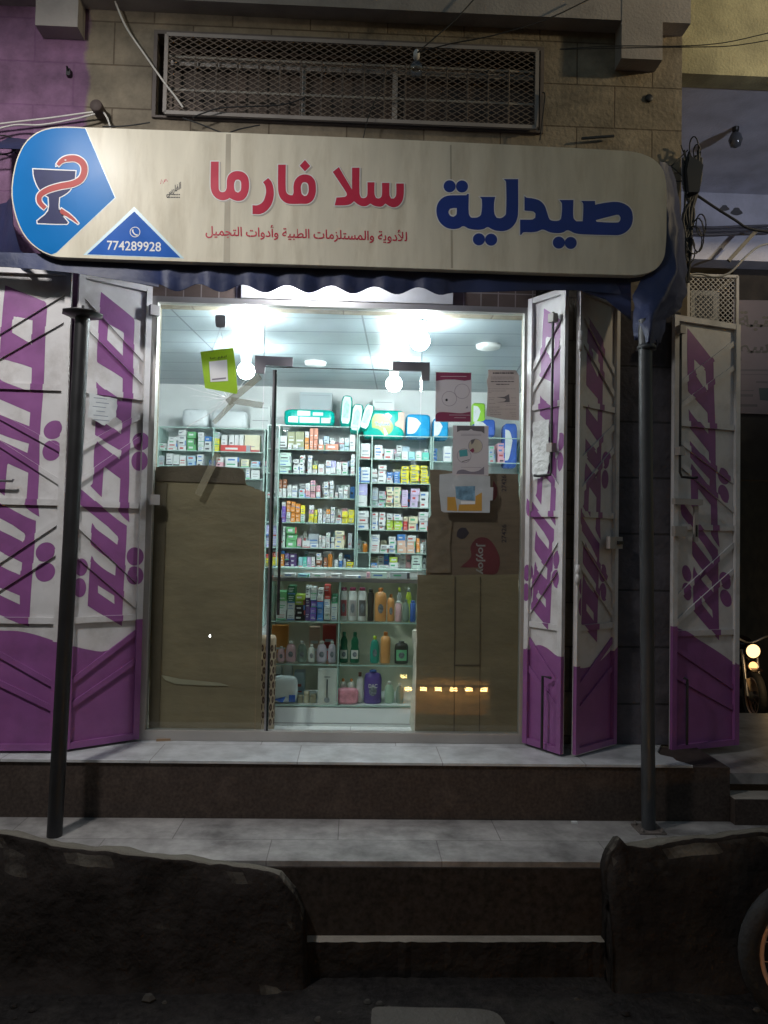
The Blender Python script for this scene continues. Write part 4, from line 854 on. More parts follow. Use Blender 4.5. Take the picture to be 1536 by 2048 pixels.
def pk(px0, px1, py0, py1, Y, d): # pack centre and half sizes from its outline at depth Y
    a = P(px0, py1, Y); b = P(px1, py0, Y); return Vector(((a.x+b.x)/2, Y+d/2, (a.z+b.z)/2)), (b.x-a.x)/2, (b.z-a.z)/2
q1 = lambda x, y: (560+x/9.6, 780+y/9.6)
o = thing('diaper_pack', P(*q1(560, 660), YF), 'teal and white pack lying flat on the middle shelves', 'pack')
c, hx, hz = pk(*(q1(60, 0)[0], q1(1050, 0)[0], q1(0, 375)[1], q1(0, 665)[1]), YF, .2)
m = MB(); pillow(m, c, (hx, 0, 0), (0, .1, 0), (0, 0, hz), TEAL, .35); m.build('pack_body', o)
m = MB(); yy = c.y-.103
for x0, x1, z0, z1 in ((-.8, -.42, -.68, .02), (-.36, .42, -.7, .0), (.48, .84, -.7, -.05), (-.45, .05, .15, .75), (.15, .55, .2, .6)): m.face([(c.x+hx*x0, yy, c.z+hz*z0), (c.x+hx*x1, yy, c.z+hz*z0), (c.x+hx*x1, yy, c.z+hz*z1), (c.x+hx*x0, yy, c.z+hz*z1)], PACKW)
m.build('printed_panels', o)
def leanpack(px0, px1, py0, py1, lean, label):
    c, hx, hz = pk(px0, px1, py0, py1, YF, .2); o = thing('diaper_pack', c-Vector((0, 0, hz)), label, 'pack')
    ax = Vector((math.cos(lean), 0, -math.sin(lean)))*hx; az = Vector((math.sin(lean), 0, math.cos(lean)))*hz
    m = MB(); pillow(m, c, ax, (0, .11, 0), az, TEAL, .5); m.build('pack_body', o)
    m = MB(); m.sheet([[(-.72, -.6), (-.5, -.82), (.5, -.82), (.75, -.6), (.75, .55), (.5, .85), (-.5, .85), (-.75, .55)]], lambda u, v: c+ax*u+az*v+Vector((0, -.113, 0)), PACKW)
    m.sheet([smooth([(-.5, -.45), (.45, -.5), (.5, .3), (0, .6), (-.45, .35)])], lambda u, v: c+ax*u+az*v+Vector((0, -.1138, 0)), M('pack_mint_print', (.35, .72, .5), .35, var=.3, scale=30)); m.build('printed_panels', o)
leanpack(680, 705, 789, 853, .06, 'upright teal pack standing on its end, leaning right')
leanpack(700, 726, 806, 866, .12, 'dark teal pack squeezed between the upright and the tilted teal packs')
leanpack(722, 745, 806, 862, .28, 'tilted narrow teal pack leaning on the pack with the lime print')
q7 = lambda x, y: (700+x/9.04, 780+y/9.04)
c, hx, hz = pk(q7(230, 0)[0], q7(1000, 0)[0], q7(0, 365)[1], q7(0, 860)[1], YF+.03, .2); o = thing('diaper_pack', c-Vector((0, 0, hz)), 'teal pack with big lime print and baby feet photo', 'pack')
m = MB(); pillow(m, c, (hx, 0, 0), (0, .1, 0), (0, 0, hz), TEAL, .25); m.build('pack_body', o)
m = MB(); fy = lambda k: (lambda u, v: Vector((P(*q7(u, v), YF+.02).x, c.y-.104-k, P(*q7(u, v), YF+.02).z)))
m.sheet([smooth([(400, 520), (450, 430), (560, 430), (640, 450), (740, 560), (780, 660), (740, 770), (620, 820), (560, 740), (500, 700), (400, 680)])], fy(0), LIME)
m.sheet([smooth([(640, 430), (690, 410), (760, 470), (720, 520)])], fy(.001), PACKW); m.sheet([[(610, 680), (640, 700), (690, 800), (620, 825)]], fy(.001), PACKW)
m.sheet([smooth([(870, 400), (985, 400), (985, 800), (950, 720), (900, 680), (810, 640), (820, 590), (870, 540)])], fy(.0005), SKIN)
m.text('TopLove', fy(.0015), 450, 715, 660, 575, M('pack_white_print', (.85, .85, .85), .4), .05); m.text('TopLove', fy(.002), 452, 713, 656, 580, M('pack_navy_print', (.03, .04, .25), .4), .015); m.build('printed_panels', o)
for (px0, px1, py0, py1, mat, lab) in ((812, 862, 828, 875, BLUEP, 'bright blue and white pack right of the teal pack with baby photo'), (866, 898, 836, 878, BLUEP, 'bright blue pack just left of the plain leaflet with teal circle'), (945, 972, 805, 850, LIME, 'lime printed pack behind the two leaflets'), (946, 992, 838, 872, DBLUE, 'deep blue pack between the leaflets'), (1008, 1036, 846, 935, DBLUE, 'tall deep blue pack beside the right frame')):
    c, hx, hz = pk(px0, px1, py0, py1, YF, .2); o = thing('diaper_pack', c-Vector((0, 0, hz)), lab, 'pack'); m = MB(); pillow(m, c, (hx, 0, 0), (0, .1, 0), (0, 0, hz), mat, .3); m.build('pack_body', o)
    m = MB(); m.sheet([smooth([(-.9, -.7), (-.3, -.6), (.2, .2), (-.2, .6), (-.9, .7)])], lambda u, v: Vector((c.x+hx*u, c.y-.102, c.z+hz*v)), WPACK); m.build('printed_panels', o)
for (px0, px1, py0, py1, lab) in ((362, 415, 817, 853, 'clear-wrapped white cotton pack, left one behind the left pane'), (420, 494, 820, 857, 'wide white bag of cotton behind the taped crack')):
    c, hx, hz = pk(px0, px1, py0, py1, YF, .2); m = MB(); pillow(m, c, (hx, 0, 0), (0, .1, 0), (0, 0, hz), WPACK, .4); m.build('cotton_pack', None, lab, 'pack')
for px0, px1, py0, py1, c_, lab in ((597, 664, 781, 820, 'grey', 'big grey carton standing behind the flat teal pack'), (497, 538, 806, 831, 'white', 'white carton, upper of the two left of the door rod'), (497, 538, 832, 856, 'white', 'white carton, lower of the two left of the door rod'), (746, 790, 795, 822, 'white', 'white carton behind the pack with lime print')):
    a = P(px0, py1, YF+.1); b = P(px1, py0, YF+.1); zb = a.z if py1 > 825 or 'upper' in lab else min(a.z, LB['LT' if px0 < 700 else 'RT']+.001)
    m = MB(); m.box(a.x, b.x, YF+.215, YF+.32, zb, b.z, cm(c_)); m.box(a.x+.02, b.x-.02, YF+.2142, YF+.2148, b.z-.03, b.z-.024, PRINT[0]); m.build('stock_carton', None, lab, 'carton')

# ------------------------------------------------------------------ glass counter
k2 = lambda x, y: (520+x/4.267, 1120+y/4.267)
YC = .36
cx0 = P(*k2(60, 900), YC).x; cx1 = P(*k2(1400, 900), YC).x
zc = {1: P(*k2(700, 528), YC).z, 2: P(*k2(700, 895), YC).z, 3: P(*k2(700, 1243), YC).z, 0: P(*k2(700, 172), YC).z}
ct = thing('glass_counter', ((cx0+cx1)/2, YC, 0), 'glass display counter on a white plinth right behind the door', 'counter')
m = MB(); m.box(cx0, cx1, YC, YC+.5, .0, zc[3]-.016, WHITEWALL); m.box(cx0+.02, cx1-.02, YC-.003, YC-.0005, zc[3]-.115, zc[3]-.11, M('plinth_joint', (.3, .3, .3), .5)); m.build('plinth', ct)
for k in (1, 2, 3):
    m = MB(); m.box(cx0+.008, cx1-.008, YC+.016, YC+.48, zc[k]-.008, zc[k], CASEG if k < 3 else SHELFW); m.box(cx0+.008, cx1-.008, YC+.010, YC+.0155, zc[k]-.009, zc[k], GGREEN); m.build('shelf', ct)
m = MB(); m.box(cx0, cx1, YC-.01, YC+.5, zc[0], zc[0]+.012, CASEG); m.box(cx0, cx1, YC-.014, YC-.0105, zc[0]-.012, zc[0]+.012, STEEL); m.build('counter_top', ct)
m = MB(); m.box(cx0, cx1, YC, YC+.006, zc[3]+.001, zc[0]-.002, CASEG); m.build('front_glass', ct)
for px in (64, 671, 1395):
    x = P(*k2(px, 600), YC).x; m = MB(); m.box(x-.004, x+.004, YC+.0065, YC+.48, zc[3]+.001, zc[0]-.003, GGREEN); m.build('divider', ct)
m = MB(); m.box(cx0, cx1, YC+.482, YC+.49, zc[3]+.001, zc[0]-.003, M('beige_counter_back', (.78, .73, .58), .6)); m.build('back_panel', ct)
ztop = P(*k2(700, 85), YC+.30).z
m = MB(); m.box(cx0, cx1, YC+.28, YC+.5, zc[0]+.013, ztop, SHELFW); m.box(cx0, cx1, YC+.27, YC+.51, ztop+.001, ztop+.01, GGREEN); m.build('top_case', ct)
row('C0', lambda x, y: k2(x, y), [(200, 300, 112, 'white', 1), (320, 420, 120, 'aqua', 1), (440, 560, 118, 'white', 1), (600, 700, 115, 'white', 1), (720, 860, 132, 'white', 1), (910, 940, 105, 'pink', 1), (950, 1085, 105, 'mint', 1), (1110, 1280, 105, 'grey', 1)], Y=YC+.05, depth=.1, where='on the counter', rowname='top', z0=zc[0]+.013)
row('C1', k2, [(142, 228, 270, 'white/green', 3), (233, 297, 222, 'white/dark green', 4), (302, 386, 300, 'black/lime', 5), (390, 430, 225, 'dark purple/white', 3), (434, 487, 235, 'purple/white', 5), (491, 546, 250, 'blue/white', 5), (550, 605, 215, 'white/red', 5), (609, 662, 300, 'white/dark green', 3)], Y=YC+.04, depth=.16, where='of the counter', rowname='upper row', z0=zc[1])
row('C3', k2, [(290, 380, 960, 'pale blue', 1), (118, 180, 905, 'white', 1), (198, 270, 900, 'white', 1)], Y=YC+.14, depth=.12, where='of the counter', rowname='lowest row', z0=zc[3])
row('C2', k2, [(420, 512, 575, 'peach', 1), (535, 650, 560, 'red', 1), (90, 240, 560, 'orange', 1)], Y=YC+.22, depth=.08, where='of the counter', rowname='middle row', z0=zc[2])
BOXES.sort(key=lambda t: -t[0]); rest = MB()
# second file of cartons standing behind the front ones
for keys, xa, xb, top in ((('L1', 'L2', 'L3', 'L4', 'L5', 'L6'), 160, 812, 'LT'), (('R1', 'R2', 'R3', 'R4', 'R5', 'R6'), 955, 1446, 'RT'), (('R2', 'R4', 'R5'), 832, 938, None)):
    for key in keys:
        x = P(*k1(xa, 1000), YF).x+.004; xe = P(*k1(xb, 1000), YF).x-.004
        while x < xe-.03:
            w_ = min(rb.uniform(.032, .07), xe-x-.002); h_ = rb.uniform(.085, .15); c_ = rb.choice(('white', 'white', 'white', 'mint', 'pale blue', 'cream', 'white', 'pink', 'blue', 'grey'))
            if rb.random() < .86:
                n_ = rb.choice((1, 1, 2, 3, 4)); mt = cm(c_)
                for q in range(n_):
                    z_ = LB[key]+.001+h_*q/n_; rest.box(x, x+w_-.002, YF+.175, YF+.30, z_, z_+h_/n_-.0015, mt)
                    rest.box(x+w_*.15, x+w_*.7, YF+.1742, YF+.1748, z_+h_/n_*.4, z_+h_/n_*.58, rb.choice(PRINT))
            x += w_+.001
for i, (a_, m_, lab, y0) in enumerate(BOXES):
    if i < 292: m_.build('medicine_carton', None, lab, 'carton', 'medicine cartons on the shelves' if y0 > 1.5 else 'cartons in the counter')
    else:
        for f, k in zip(m_.f, m_.mi): rest.add([m_.v[j] for j in f], [list(range(len(f)))], m_.m[k])
rest.build('small_cartons', None, 'many more small cartons stacked between the larger ones on the shelves', 'cartons', kind='stuff')
def lathe_prof(kind, r, h):
    if kind == 'soap': return [(r*.8, 0), (r*.97, h*.03), (r, h*.15), (r*.98, h*.38), (r*.8, h*.5), (r*.74, h*.56), (r*.8, h*.64), (r*.78, h*.72), (r*.5, h*.82), (r*.4, h*.86)], (.4, .86)
    if kind == 'tall': return [(r*.9, 0), (r, h*.03), (r, h*.72), (r*.9, h*.82), (r*.5, h*.87), (r*.45, h*.88)], (.42, .88)
    if kind == 'can': return [(r*.95, 0), (r, h*.02), (r, h*.84), (r*.75, h*.89), (r*.7, h*.9)], (.72, .9)
    if kind == 'oval': return [(r*.75, 0), (r*.95, h*.06), (r, h*.3), (r*.97, h*.55), (r*.75, h*.78), (r*.4, h*.86), (r*.35, h*.87)], (.4, .87)
    if kind == 'jug': return [(r*.92, 0), (r, h*.04), (r, h*.75), (r*.85, h*.88), (r*.4, h*.93), (r*.38, h*.94)], (.42, .94)
    return [(r*.9, 0), (r, h*.04), (r, h*.7), (r*.55, h*.9)], (.4, .9)
def bottle(px0, px1, pyt, row_, kind, body, cap, lab, Y=YC+.09, label=None, text=None, conv=k2, z0=None, group='bottles in the glass counter'):
    zb = (zc[row_] if z0 is None else z0)+.0008; a = P(*conv(px0, pyt), Y); b = P(*conv(px1, pyt), Y); x = (a.x+b.x)/2; r = (b.x-a.x)/2; h = a.z-zb
    o = thing('bottle', (x, Y, zb), lab, 'bottle', group); pr, (cr, ch) = lathe_prof(kind, r, h); fl = .6 if kind in ('oval', 'soap', 'jug') else .9
    m = MB(); m.lathe((x, Y, zb), pr, body, 18, flat=fl); m.build('bottle_body', o)
    m = MB(); m.lathe((x, Y, zb), [(r*cr, h*ch), (r*cr, h*.985), (r*cr*.8, h)], cap, 14); m.build('cap', o)
    if label:
        m = MB(); z_0, z_1 = h*.14, h*(.42 if kind in ('soap',) else .62); pts = []
        rows = [[Vector((x+r*1.015*math.sin(t), Y-r*fl*1.015*math.cos(t), zb+z)) for t in [(-1+2*i/8)*.85 for i in range(9)]] for z in (z_0, z_1)]
        m.grid(rows, label)
        m.sheet([circle(0, 0, r*.45, (z_1-z_0)*.3, 14)], lambda u, v: Vector((x+u, Y-r*fl*1.06, zb+(z_0+z_1)/2+v)), M('label_print', (.2, .22, .25), .5, var=.6, scale=60))
        if text: m.text(text, lambda u, v: Vector((x+u*r, Y-r*fl*1.08, zb+v*h)), -.5, .5, .48, .6, SWHITE, .03)
        m.build('bottle_label', o)
BM = lambda n, c: M('bottle_'+n, c, .3, var=.1)
wb, mar = BM('white', (.72, .72, .7)), BM('maroon', (.28, .04, .1)); og = BM('orange', (.75, .36, .13)); ogc = BM('orange_cap', (.7, .25, .06)); pk_ = BM('pink', (.72, .45, .5)); ll = BM('lilac', (.6, .52, .62)); dg = BM('dark_green', (.015, .14, .07)); tl = BM('teal', (.04, .33, .25)); br = BM('dark_brown', (.05, .045, .04)); pu = BM('violet', (.13, .08, .33)); nv = BM('blue', (.06, .13, .42)); gg = BM('grey_green', (.25, .32, .27)); cl = BM('clear', (.6, .62, .58)); lm = BM('lime', (.62, .75, .08)); amb = BM('amber', (.6, .22, .04))
for i, (a, b) in enumerate(((686, 750), (756, 832), (839, 912))): bottle(a, b, 232, 1, 'can', wb, mar, 'white bottle with maroon cap, %s of three in the counter' % ('left', 'middle', 'right')[i], label=M('label_spot_%d' % i, ((.45, .1, .12), (.5, .46, .46), (.15, .14, .14))[i], .5))
bottle(921, 975, 245, 1, 'can', br, BM('black', (.02, .02, .02)), 'black spray can right of the three white bottles')
bottle(980, 1083, 235, 1, 'tall', og, ogc, 'large orange bottle in the upper counter row', label=og); bottle(1088, 1150, 290, 1, 'tall', og, ogc, 'smaller orange bottle in the upper counter row', label=og)
bottle(1156, 1210, 350, 1, 'can', pk_, wb, 'pink and white bottle right of the orange ones'); bottle(1216, 1276, 335, 1, 'oval', gg, gg, 'grey green bottle left of the blue bottle'); bottle(1281, 1330, 345, 1, 'can', nv, nv, 'blue bottle at the edge of the lower right cardboard')
bottle(1165, 1215, 235, 1, 'soap', cl, lm, 'clear spray bottle, rear left of the two', Y=YC+.3); bottle(1240, 1300, 235, 1, 'soap', lm, cl, 'lime yellow bottle at the rear of the upper counter row', Y=YC+.3)
for a, b, t, mt, lab in ((104, 146, 700, pk_, 'pink baby lotion bottle, leftmost of the middle row'), (151, 215, 735, pk_, 'short pink bottle, second of the middle counter row'), (221, 312, 690, pk_, 'broad pink bottle left of the green one'), (320, 402, 692, gg, 'pale green bottle between pink and clear bottles'), (410, 475, 720, cl, 'clear bottle right of the pale green one'), (484, 575, 690, ll, 'broad lilac bottle in the middle counter row'), (582, 652, 690, ll, 'narrow lilac bottle beside the counter divider')): bottle(a, b, t, 2, 'oval', mt, wb, lab, label=mt)
bottle(681, 757, 612, 2, 'soap', dg, dg, 'left dark green dish soap bottle with white label', label=wb); bottle(772, 852, 614, 2, 'soap', dg, dg, 'right dark green dish soap bottle with white label', label=wb)
bottle(941, 1022, 645, 2, 'oval', tl, lm, 'teal tube bottle with lime cap', label=tl); bottle(1031, 1116, 612, 2, 'tall', og, ogc, 'orange bottle in the middle counter row'); bottle(1150, 1266, 690, 2, 'jug', br, br, 'black jug bottle with green label', label=BM('label_green', (.2, .55, .3)))
bottle(682, 738, 1010, 3, 'tall', cl, ogc, 'clear bottle with orange cap, left of the pair'); bottle(752, 810, 1012, 3, 'tall', cl, ogc, 'clear bottle with orange cap, right of the pair'); bottle(820, 888, 955, 3, 'soap', wb, BM('brown_cap', (.16, .07, .04)), 'white spray bottle with brown cap'); bottle(891, 1040, 935, 3, 'jug', pu, nv, 'large violet detergent bottle with blue cap', label=pu, text='DAC')
bottle(1064, 1146, 1035, 3, 'oval', BM('pale_mint', (.42, .55, .42)), cl, 'pale mint bottle at the lower right of the counter'); bottle(1160, 1228, 1050, 3, 'oval', gg, cl, 'grey green bottle, last in the lowest counter row')
m = MB(); c = P(*k2(740, 1205), YC+.06); pillow(m, (c.x, YC+.06, zc[3]+.052), (.075, 0, 0), (0, .035, 0), (0, 0, .05), M('pink_pad_film', (.75, .3, .38), .35, var=.3, scale=25)); m.build('pink_pad_pack', None, 'small pink pack in front of the clear bottles', 'pack')
a = P(*k2(497, 935), YC+.03); b = P(*k2(655, 935), YC+.03); o = thing('device_box', ((a.x+b.x)/2, YC+.03, zc[3]), 'tall white box with thermometer picture in the counter', 'box')
m = MB(); m.box(a.x, b.x, YC+.03, YC+.1, zc[3]+.001, a.z, M('white_device_box', (.62, .64, .6), .5)); m.build('box_body', o)
m = MB(); xm = (a.x+b.x)/2; hh = a.z-zc[3]
m.face([(xm-.004, YC+.029, zc[3]+hh*.2), (xm+.004, YC+.029, zc[3]+hh*.2), (xm+.004, YC+.029, zc[3]+hh*.72), (xm-.004, YC+.029, zc[3]+hh*.72)], INK); m.sheet([circle(xm, zc[3]+hh*.13, .018, .018, 16)], lambda u, v: Vector((u, YC+.0292, v)), PRINT[0]); m.face([(xm-.02, YC+.029, zc[3]+hh*.78), (xm+.02, YC+.029, zc[3]+hh*.78), (xm+.02, YC+.029, zc[3]+hh*.8), (xm-.02, YC+.029, zc[3]+hh*.8)], INK); m.build('printed_picture', o)
for i, (x0, x1, t) in enumerate(((318, 368, 1150), (372, 425, 1120), (430, 482, 1140))):
    a = P(*k2(x0, t), YC+.07); b = P(*k2(x1, t), YC+.07); m = MB(); r = (b.x-a.x)/2; h = a.z-zc[3]-.001
    m.lathe(((a.x+b.x)/2, YC+.07, zc[3]+.0008), [(r*.9, 0), (r, h*.05), (r, h*.6), (r*.85, h*.7), (r*.95, h*.72), (r*.95, h)], M('cream_jar', (.5, .45, .32), .4, var=.2), 14); m.build('cream_jar', None, 'cream coloured jar beside the device box, %s of three' % ('left', 'middle', 'right')[i], 'jar')
m = MB(); a = P(*k2(205, 1120), YC+.05); pillow(m, (a.x, YC+.06, zc[3]+.09), (.088, 0, 0), (0, .04, 0), (0, 0, .085), WPACK, .5)
m.sheet([[(-.07, -.04), (-.005, -.06), (.015, -.02)]], lambda u, v: Vector((a.x+u, YC+.017, zc[3]+.07+v)), DBLUE); m.sheet([[(.035, -.055), (.075, -.055), (.075, -.01), (.035, -.01)]], lambda u, v: Vector((a.x+u, YC+.017, zc[3]+.07+v)), DBLUE); m.build('nappy_bag', None, 'white and blue bag at the lower left of the counter', 'bag')
# rolled mat with spots, white sack, amber bottles
o = thing('spotted_mat_roll', P(532, 1440, .26), 'brown spotted roll standing between the left cardboard and the counter', 'roll')
xc = P(534, 1350, .26).x; z1 = P(534, 1272, .26).z; m = MB(); m.lathe((xc, .28, .001), [(.05, 0), (.052, .02), (.052, z1-.02), (.045, z1)], M('mat_cream', (.45, .35, .25), .8), 20)
for i in range(11):
    for k in range(5):
        t = -1.2+k*.6+(.3 if i % 2 else 0); zz = .05+i*(z1-.1)/10.5
        m.sheet([circle(0, 0, .2, .022, 12)], lambda u, v: Vector((xc+.0528*math.sin(t+u), .28-.0528*math.cos(t+u), zz+v)), M('mat_brown_spot', (.09, .045, .03), .8))
m.build('rolled_mat', o)
m = MB(); xs_ = P(845, 1350, .22).x; za = P(845, 1262, .22).z; rr = random.Random(2); rows = []
for i in range(13):
    t = i/12; rows.append([Vector((xs_+(.058+.010*math.sin(t*7)+.012*math.sin(w*5+t*8))*math.cos(w)+rr.uniform(-.006, .006), .25+.05*math.sin(w), .001+za*t)) for w in [2*math.pi*j/14 for j in range(14)]]); rows[-1].append(rows[-1][0])
m.grid(rows, M('white_woven_sack', (.6, .57, .48), .8, var=.15, scale=10, bump=.5, bscale=20)); m.face(rows[-1][:-1], MATS['white_woven_sack']); m.build('white_sack', None, 'tall white woven sack beside the lower right cardboard', 'sack')
for a, b, t, key, lab in ((878, 920, 1300, 'R5', 'amber medicine bottle alone on the narrow right shelf'), (582, 620, 1380, 'L6', 'amber bottle with white cap in the bottom row')): bottle(a, b, t, 0, 'tall', amb, wb, lab, Y=YF+.06, conv=k1, z0=LB[key], group='amber bottles on the shelves')

# ------------------------------------------------------------------ cardboard behind the panes
def board(name, poly, Y, mat, label, th=.007, extra=None, jit=.8):
    rnd = random.Random(len(poly)); pts = []
    for i in range(len(poly)):
        a, b = poly[i], poly[(i+1) % len(poly)]
        for k in range(8): t = k/8; pts.append((a[0]+(b[0]-a[0])*t+rnd.uniform(-jit, jit), a[1]+(b[1]-a[1])*t+rnd.uniform(-jit, jit)))
    q = [P(x, y, Y) for x, y in pts]; q = [(p.x, max(p.z, .004)) for p in q]
    m = MB(); m.slab(q, lambda u, v, o: Vector((u, Y+o, v)), mat, 0, th); o = thing(name, (q[0][0], Y, .0), label, 'cardboard')
    m.build('board', o); return o
cb = board('cardboard_sheet', [(308, 938), (400, 932), (487, 938), (492, 970), (530, 984), (529, 1100), (523, 1300), (522, 1470), (297, 1470), (302, 1100)], .035, CARD, 'tall plain cardboard sheet covering the left pane')
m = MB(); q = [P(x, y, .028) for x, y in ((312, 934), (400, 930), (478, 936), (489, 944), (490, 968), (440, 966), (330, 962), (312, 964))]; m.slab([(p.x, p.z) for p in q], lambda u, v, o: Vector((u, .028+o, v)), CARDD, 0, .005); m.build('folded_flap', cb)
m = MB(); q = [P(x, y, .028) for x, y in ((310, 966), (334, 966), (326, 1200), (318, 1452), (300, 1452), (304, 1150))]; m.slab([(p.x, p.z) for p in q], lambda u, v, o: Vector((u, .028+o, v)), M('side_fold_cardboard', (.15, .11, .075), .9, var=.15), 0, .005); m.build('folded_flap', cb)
m = MB(); q = [P(x, y, .0275) for x, y in ((322, 1350), (360, 1358), (440, 1366), (458, 1372), (400, 1371), (350, 1368), (330, 1360))]; m.slab([(p.x, p.z) for p in q], lambda u, v, o: Vector((u, .029+o, v)), M('torn_tape', (.36, .31, .22), .8), 0, .001); m.build('torn_tape_line', cb)
cb2 = board('cardboard_sheet', [(835, 1150), (900, 1151), (1037, 1149), (1038, 1300), (1036, 1475), (830, 1474), (833, 1300)], .03, CARD, 'plain cardboard sheet at the foot of the right pane')
m = MB()
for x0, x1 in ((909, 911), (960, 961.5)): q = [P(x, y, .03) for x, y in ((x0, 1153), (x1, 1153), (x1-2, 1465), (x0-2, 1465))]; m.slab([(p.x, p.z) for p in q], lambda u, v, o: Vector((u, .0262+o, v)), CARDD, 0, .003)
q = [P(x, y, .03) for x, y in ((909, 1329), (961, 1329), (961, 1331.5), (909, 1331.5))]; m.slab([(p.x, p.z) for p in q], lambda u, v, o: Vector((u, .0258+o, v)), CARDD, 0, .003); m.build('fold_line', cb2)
cb3 = board('cardboard_carton', [(860, 938), (940, 946), (1036, 948), (1041, 1040), (1038, 1160), (852, 1160), (856, 1040), (862, 1030)], .045, CARDR, 'reddish printed carton flattened above the plain cardboard sheet')
m = MB(); Yk = .0435; mk = lambda o: (lambda u, v: P(u, v, Yk-o)); KP = M('carton_print_red', (.16, .03, .04), .8, var=.2); KN = M('carton_print_dark', (.045, .03, .045), .8, var=.3)
k5 = lambda p: [(820+x/5.908, 900+y/5.908) for x, y in p]
m.sheet([k5(smooth([(595, 1385), (720, 1260), (715, 1150), (770, 1060), (850, 1030), (940, 1060), (1020, 1170), (1062, 1290), (1050, 1400), (1010, 1465), (860, 1465), (840, 1390)], 4, 60))], mk(0), KP)
m.sheet([k5(circle(312, 1262, 108, 125))], mk(0), KN); m.sheet([k5(smooth([(560, 960), (600, 920), (660, 920), (700, 980), (650, 1040), (600, 1050), (550, 1020)]))], mk(0), KN)
m.sheet([k5(smooth([(985, 355), (1030, 450), (1020, 560), (985, 600), (975, 450)]))], mk(0), KP)
m.text('JoyJoy', mk(.0006), *(820+780/5.908, 820+890/5.908), 900+1470/5.908, 900+1100/5.908, M('carton_print_pale', (.33, .3, .3), .8), .02, rot=-90)
for (y0, y1) in ((300, 490), (880, 1095)): m.text('27426', mk(.0006), 820+1082/5.908, 820+1138/5.908, 900+y1/5.908, 900+y0/5.908, KN, .01, rot=90)
m.build('printed_marks', cb3)
m = MB(); q = [P(x, y, .040) for x, y in ((856, 1036), (905, 1040), (900, 1090), (902, 1146), (853, 1146), (854, 1090))]; m.slab([(p.x, p.z) for p in q], lambda u, v, o: Vector((u, .0375+o, v)), M('creased_cardboard', (.21, .145, .105), .9, var=.25, scale=9, bump=.6, bscale=14), 0, .004); m.build('creased_flap', cb3)
# ------------------------------------------------------------------ leaflets, card, tape on the glass
def leaflet(poly, label, name='leaflet', mat=WPAPER, Y=-.0065):
    c = P(sum(p[0] for p in poly)/len(poly), max(p[1] for p in poly), Y); o = thing(name, c, label, 'leaflet'); q = [P(x, y, Y) for x, y in poly]
    m = MB(); m.slab([(p.x, p.z) for p in q], lambda u, v, of: Vector((u, Y-.001+of, v)), mat, 0, .001); m.build('sheet', o); return o
lf = lambda o: (lambda u, v: P(*k8(u, v), -.0076-o))
GP = M('grey_white_paper', (.5, .47, .49), .7, var=.05); MARN = M('leaflet_maroon', (.22, .035, .085), .5, var=.1); LG = M('leaflet_grey_ink', (.2, .18, .22), .6); DGY = M('leaflet_dark_grey', (.12, .11, .12), .6)
o = leaflet([k8(92, 112), k8(672, 122), k8(665, 925), k8(85, 920)], 'white leaflet with maroon bands and two thin circles', mat=GP); m = MB()
m.sheet([[k for k in [(100, 118), (665, 130), (660, 240), (560, 255), (400, 235), (250, 235), (98, 258)]]], lf(.0002), MARN); m.sheet([smooth([(92, 800), (160, 762), (300, 765), (500, 780), (600, 765), (655, 755), (655, 915), (90, 912)], 3, 60)], lf(.0002), MARN)
for cx, cy in ((518, 425), (312, 545)): m.sheet([circle(cx, cy, 121, 121, 32), circle(cx, cy, 115, 115, 32)], lf(.0002), LG)
for x0, x1, y in ((310, 650, 805), (390, 580, 848), (170, 590, 180)): m.sheet([[(x0, y), (x1, y+2), (x1, y+9), (x0, y+6)]], lf(.0006), GP)
m.sheet([circle(268, 565, 20, 22, 10)], lf(.0002), INK); m.sheet([[(575, 700), (605, 660), (612, 700)]], lf(.0002), LG); m.build('printed_design', o)
o = leaflet([k8(940, 78), k8(1385, 85), k8(1440, 170), k8(1442, 900), k8(1200, 885), k8(915, 825), k8(930, 370), k8(918, 250), k8(938, 190)], 'curled text sheet with barbed picture, top right of the pane', mat=M('warm_paper', (.48, .42, .39), .7, var=.1)); m = MB(); rnd = random.Random(8)
for y, x0, x1, t in ((130, 1015, 1360, 18), (195, 985, 1380, 7), (225, 985, 1380, 7), (268, 985, 1365, 12), (312, 1070, 1290, 12), (385, 940, 1390, 4), (420, 945, 1230, 5), (445, 945, 1000, 4), (530, 950, 1060, 5), (530, 1310, 1395, 4), (560, 955, 1040, 4), (620, 955, 1060, 4), (620, 1230, 1395, 4), (650, 1230, 1395, 4), (680, 955, 1130, 6), (712, 955, 1395, 4), (742, 955, 1100, 5), (772, 970, 1150, 5), (772, 1290, 1400, 4), (802, 975, 1160, 5), (805, 1320, 1400, 4), (835, 1320, 1400, 4)):
    x = x0
    while x < x1:
        w_ = min(rnd.uniform(25, 80), x1-x); m.sheet([[(x, y-t/2), (x+w_-8, y-t/2+1), (x+w_-8, y+t/2+1), (x, y+t/2)]], lf(.0002), INK if t > 10 else DGY); x += w_
m.sheet([[(1070, 520), (1200, 515), (1280, 470), (1290, 600), (1070, 605), (1200, 590), (1230, 560), (1200, 540)]], lf(.0002), DGY); m.build('printed_text', o)
o = leaflet([k8(372, 975), k8(945, 985), k8(945, 1790), k8(360, 1775)], 'white leaflet with scalloped grey header and teal square picture', mat=GP, Y=-.0095); m = MB(); lf2 = lambda o_: (lambda u, v: P(*k8(u, v), -.0106-o_))
m.sheet([[(435, 980), (880, 990), (880, 1110), (830, 1075), (760, 1070), (700, 1060), (662, 1035), (620, 1060), (560, 1060), (490, 1060), (438, 1085)]], lf2(.0002), DGY); m.sheet([smooth([(425, 1760), (450, 1710), (540, 1690), (660, 1725), (780, 1710), (875, 1640), (875, 1770)], 3, 60)], lf2(.0002), LG)
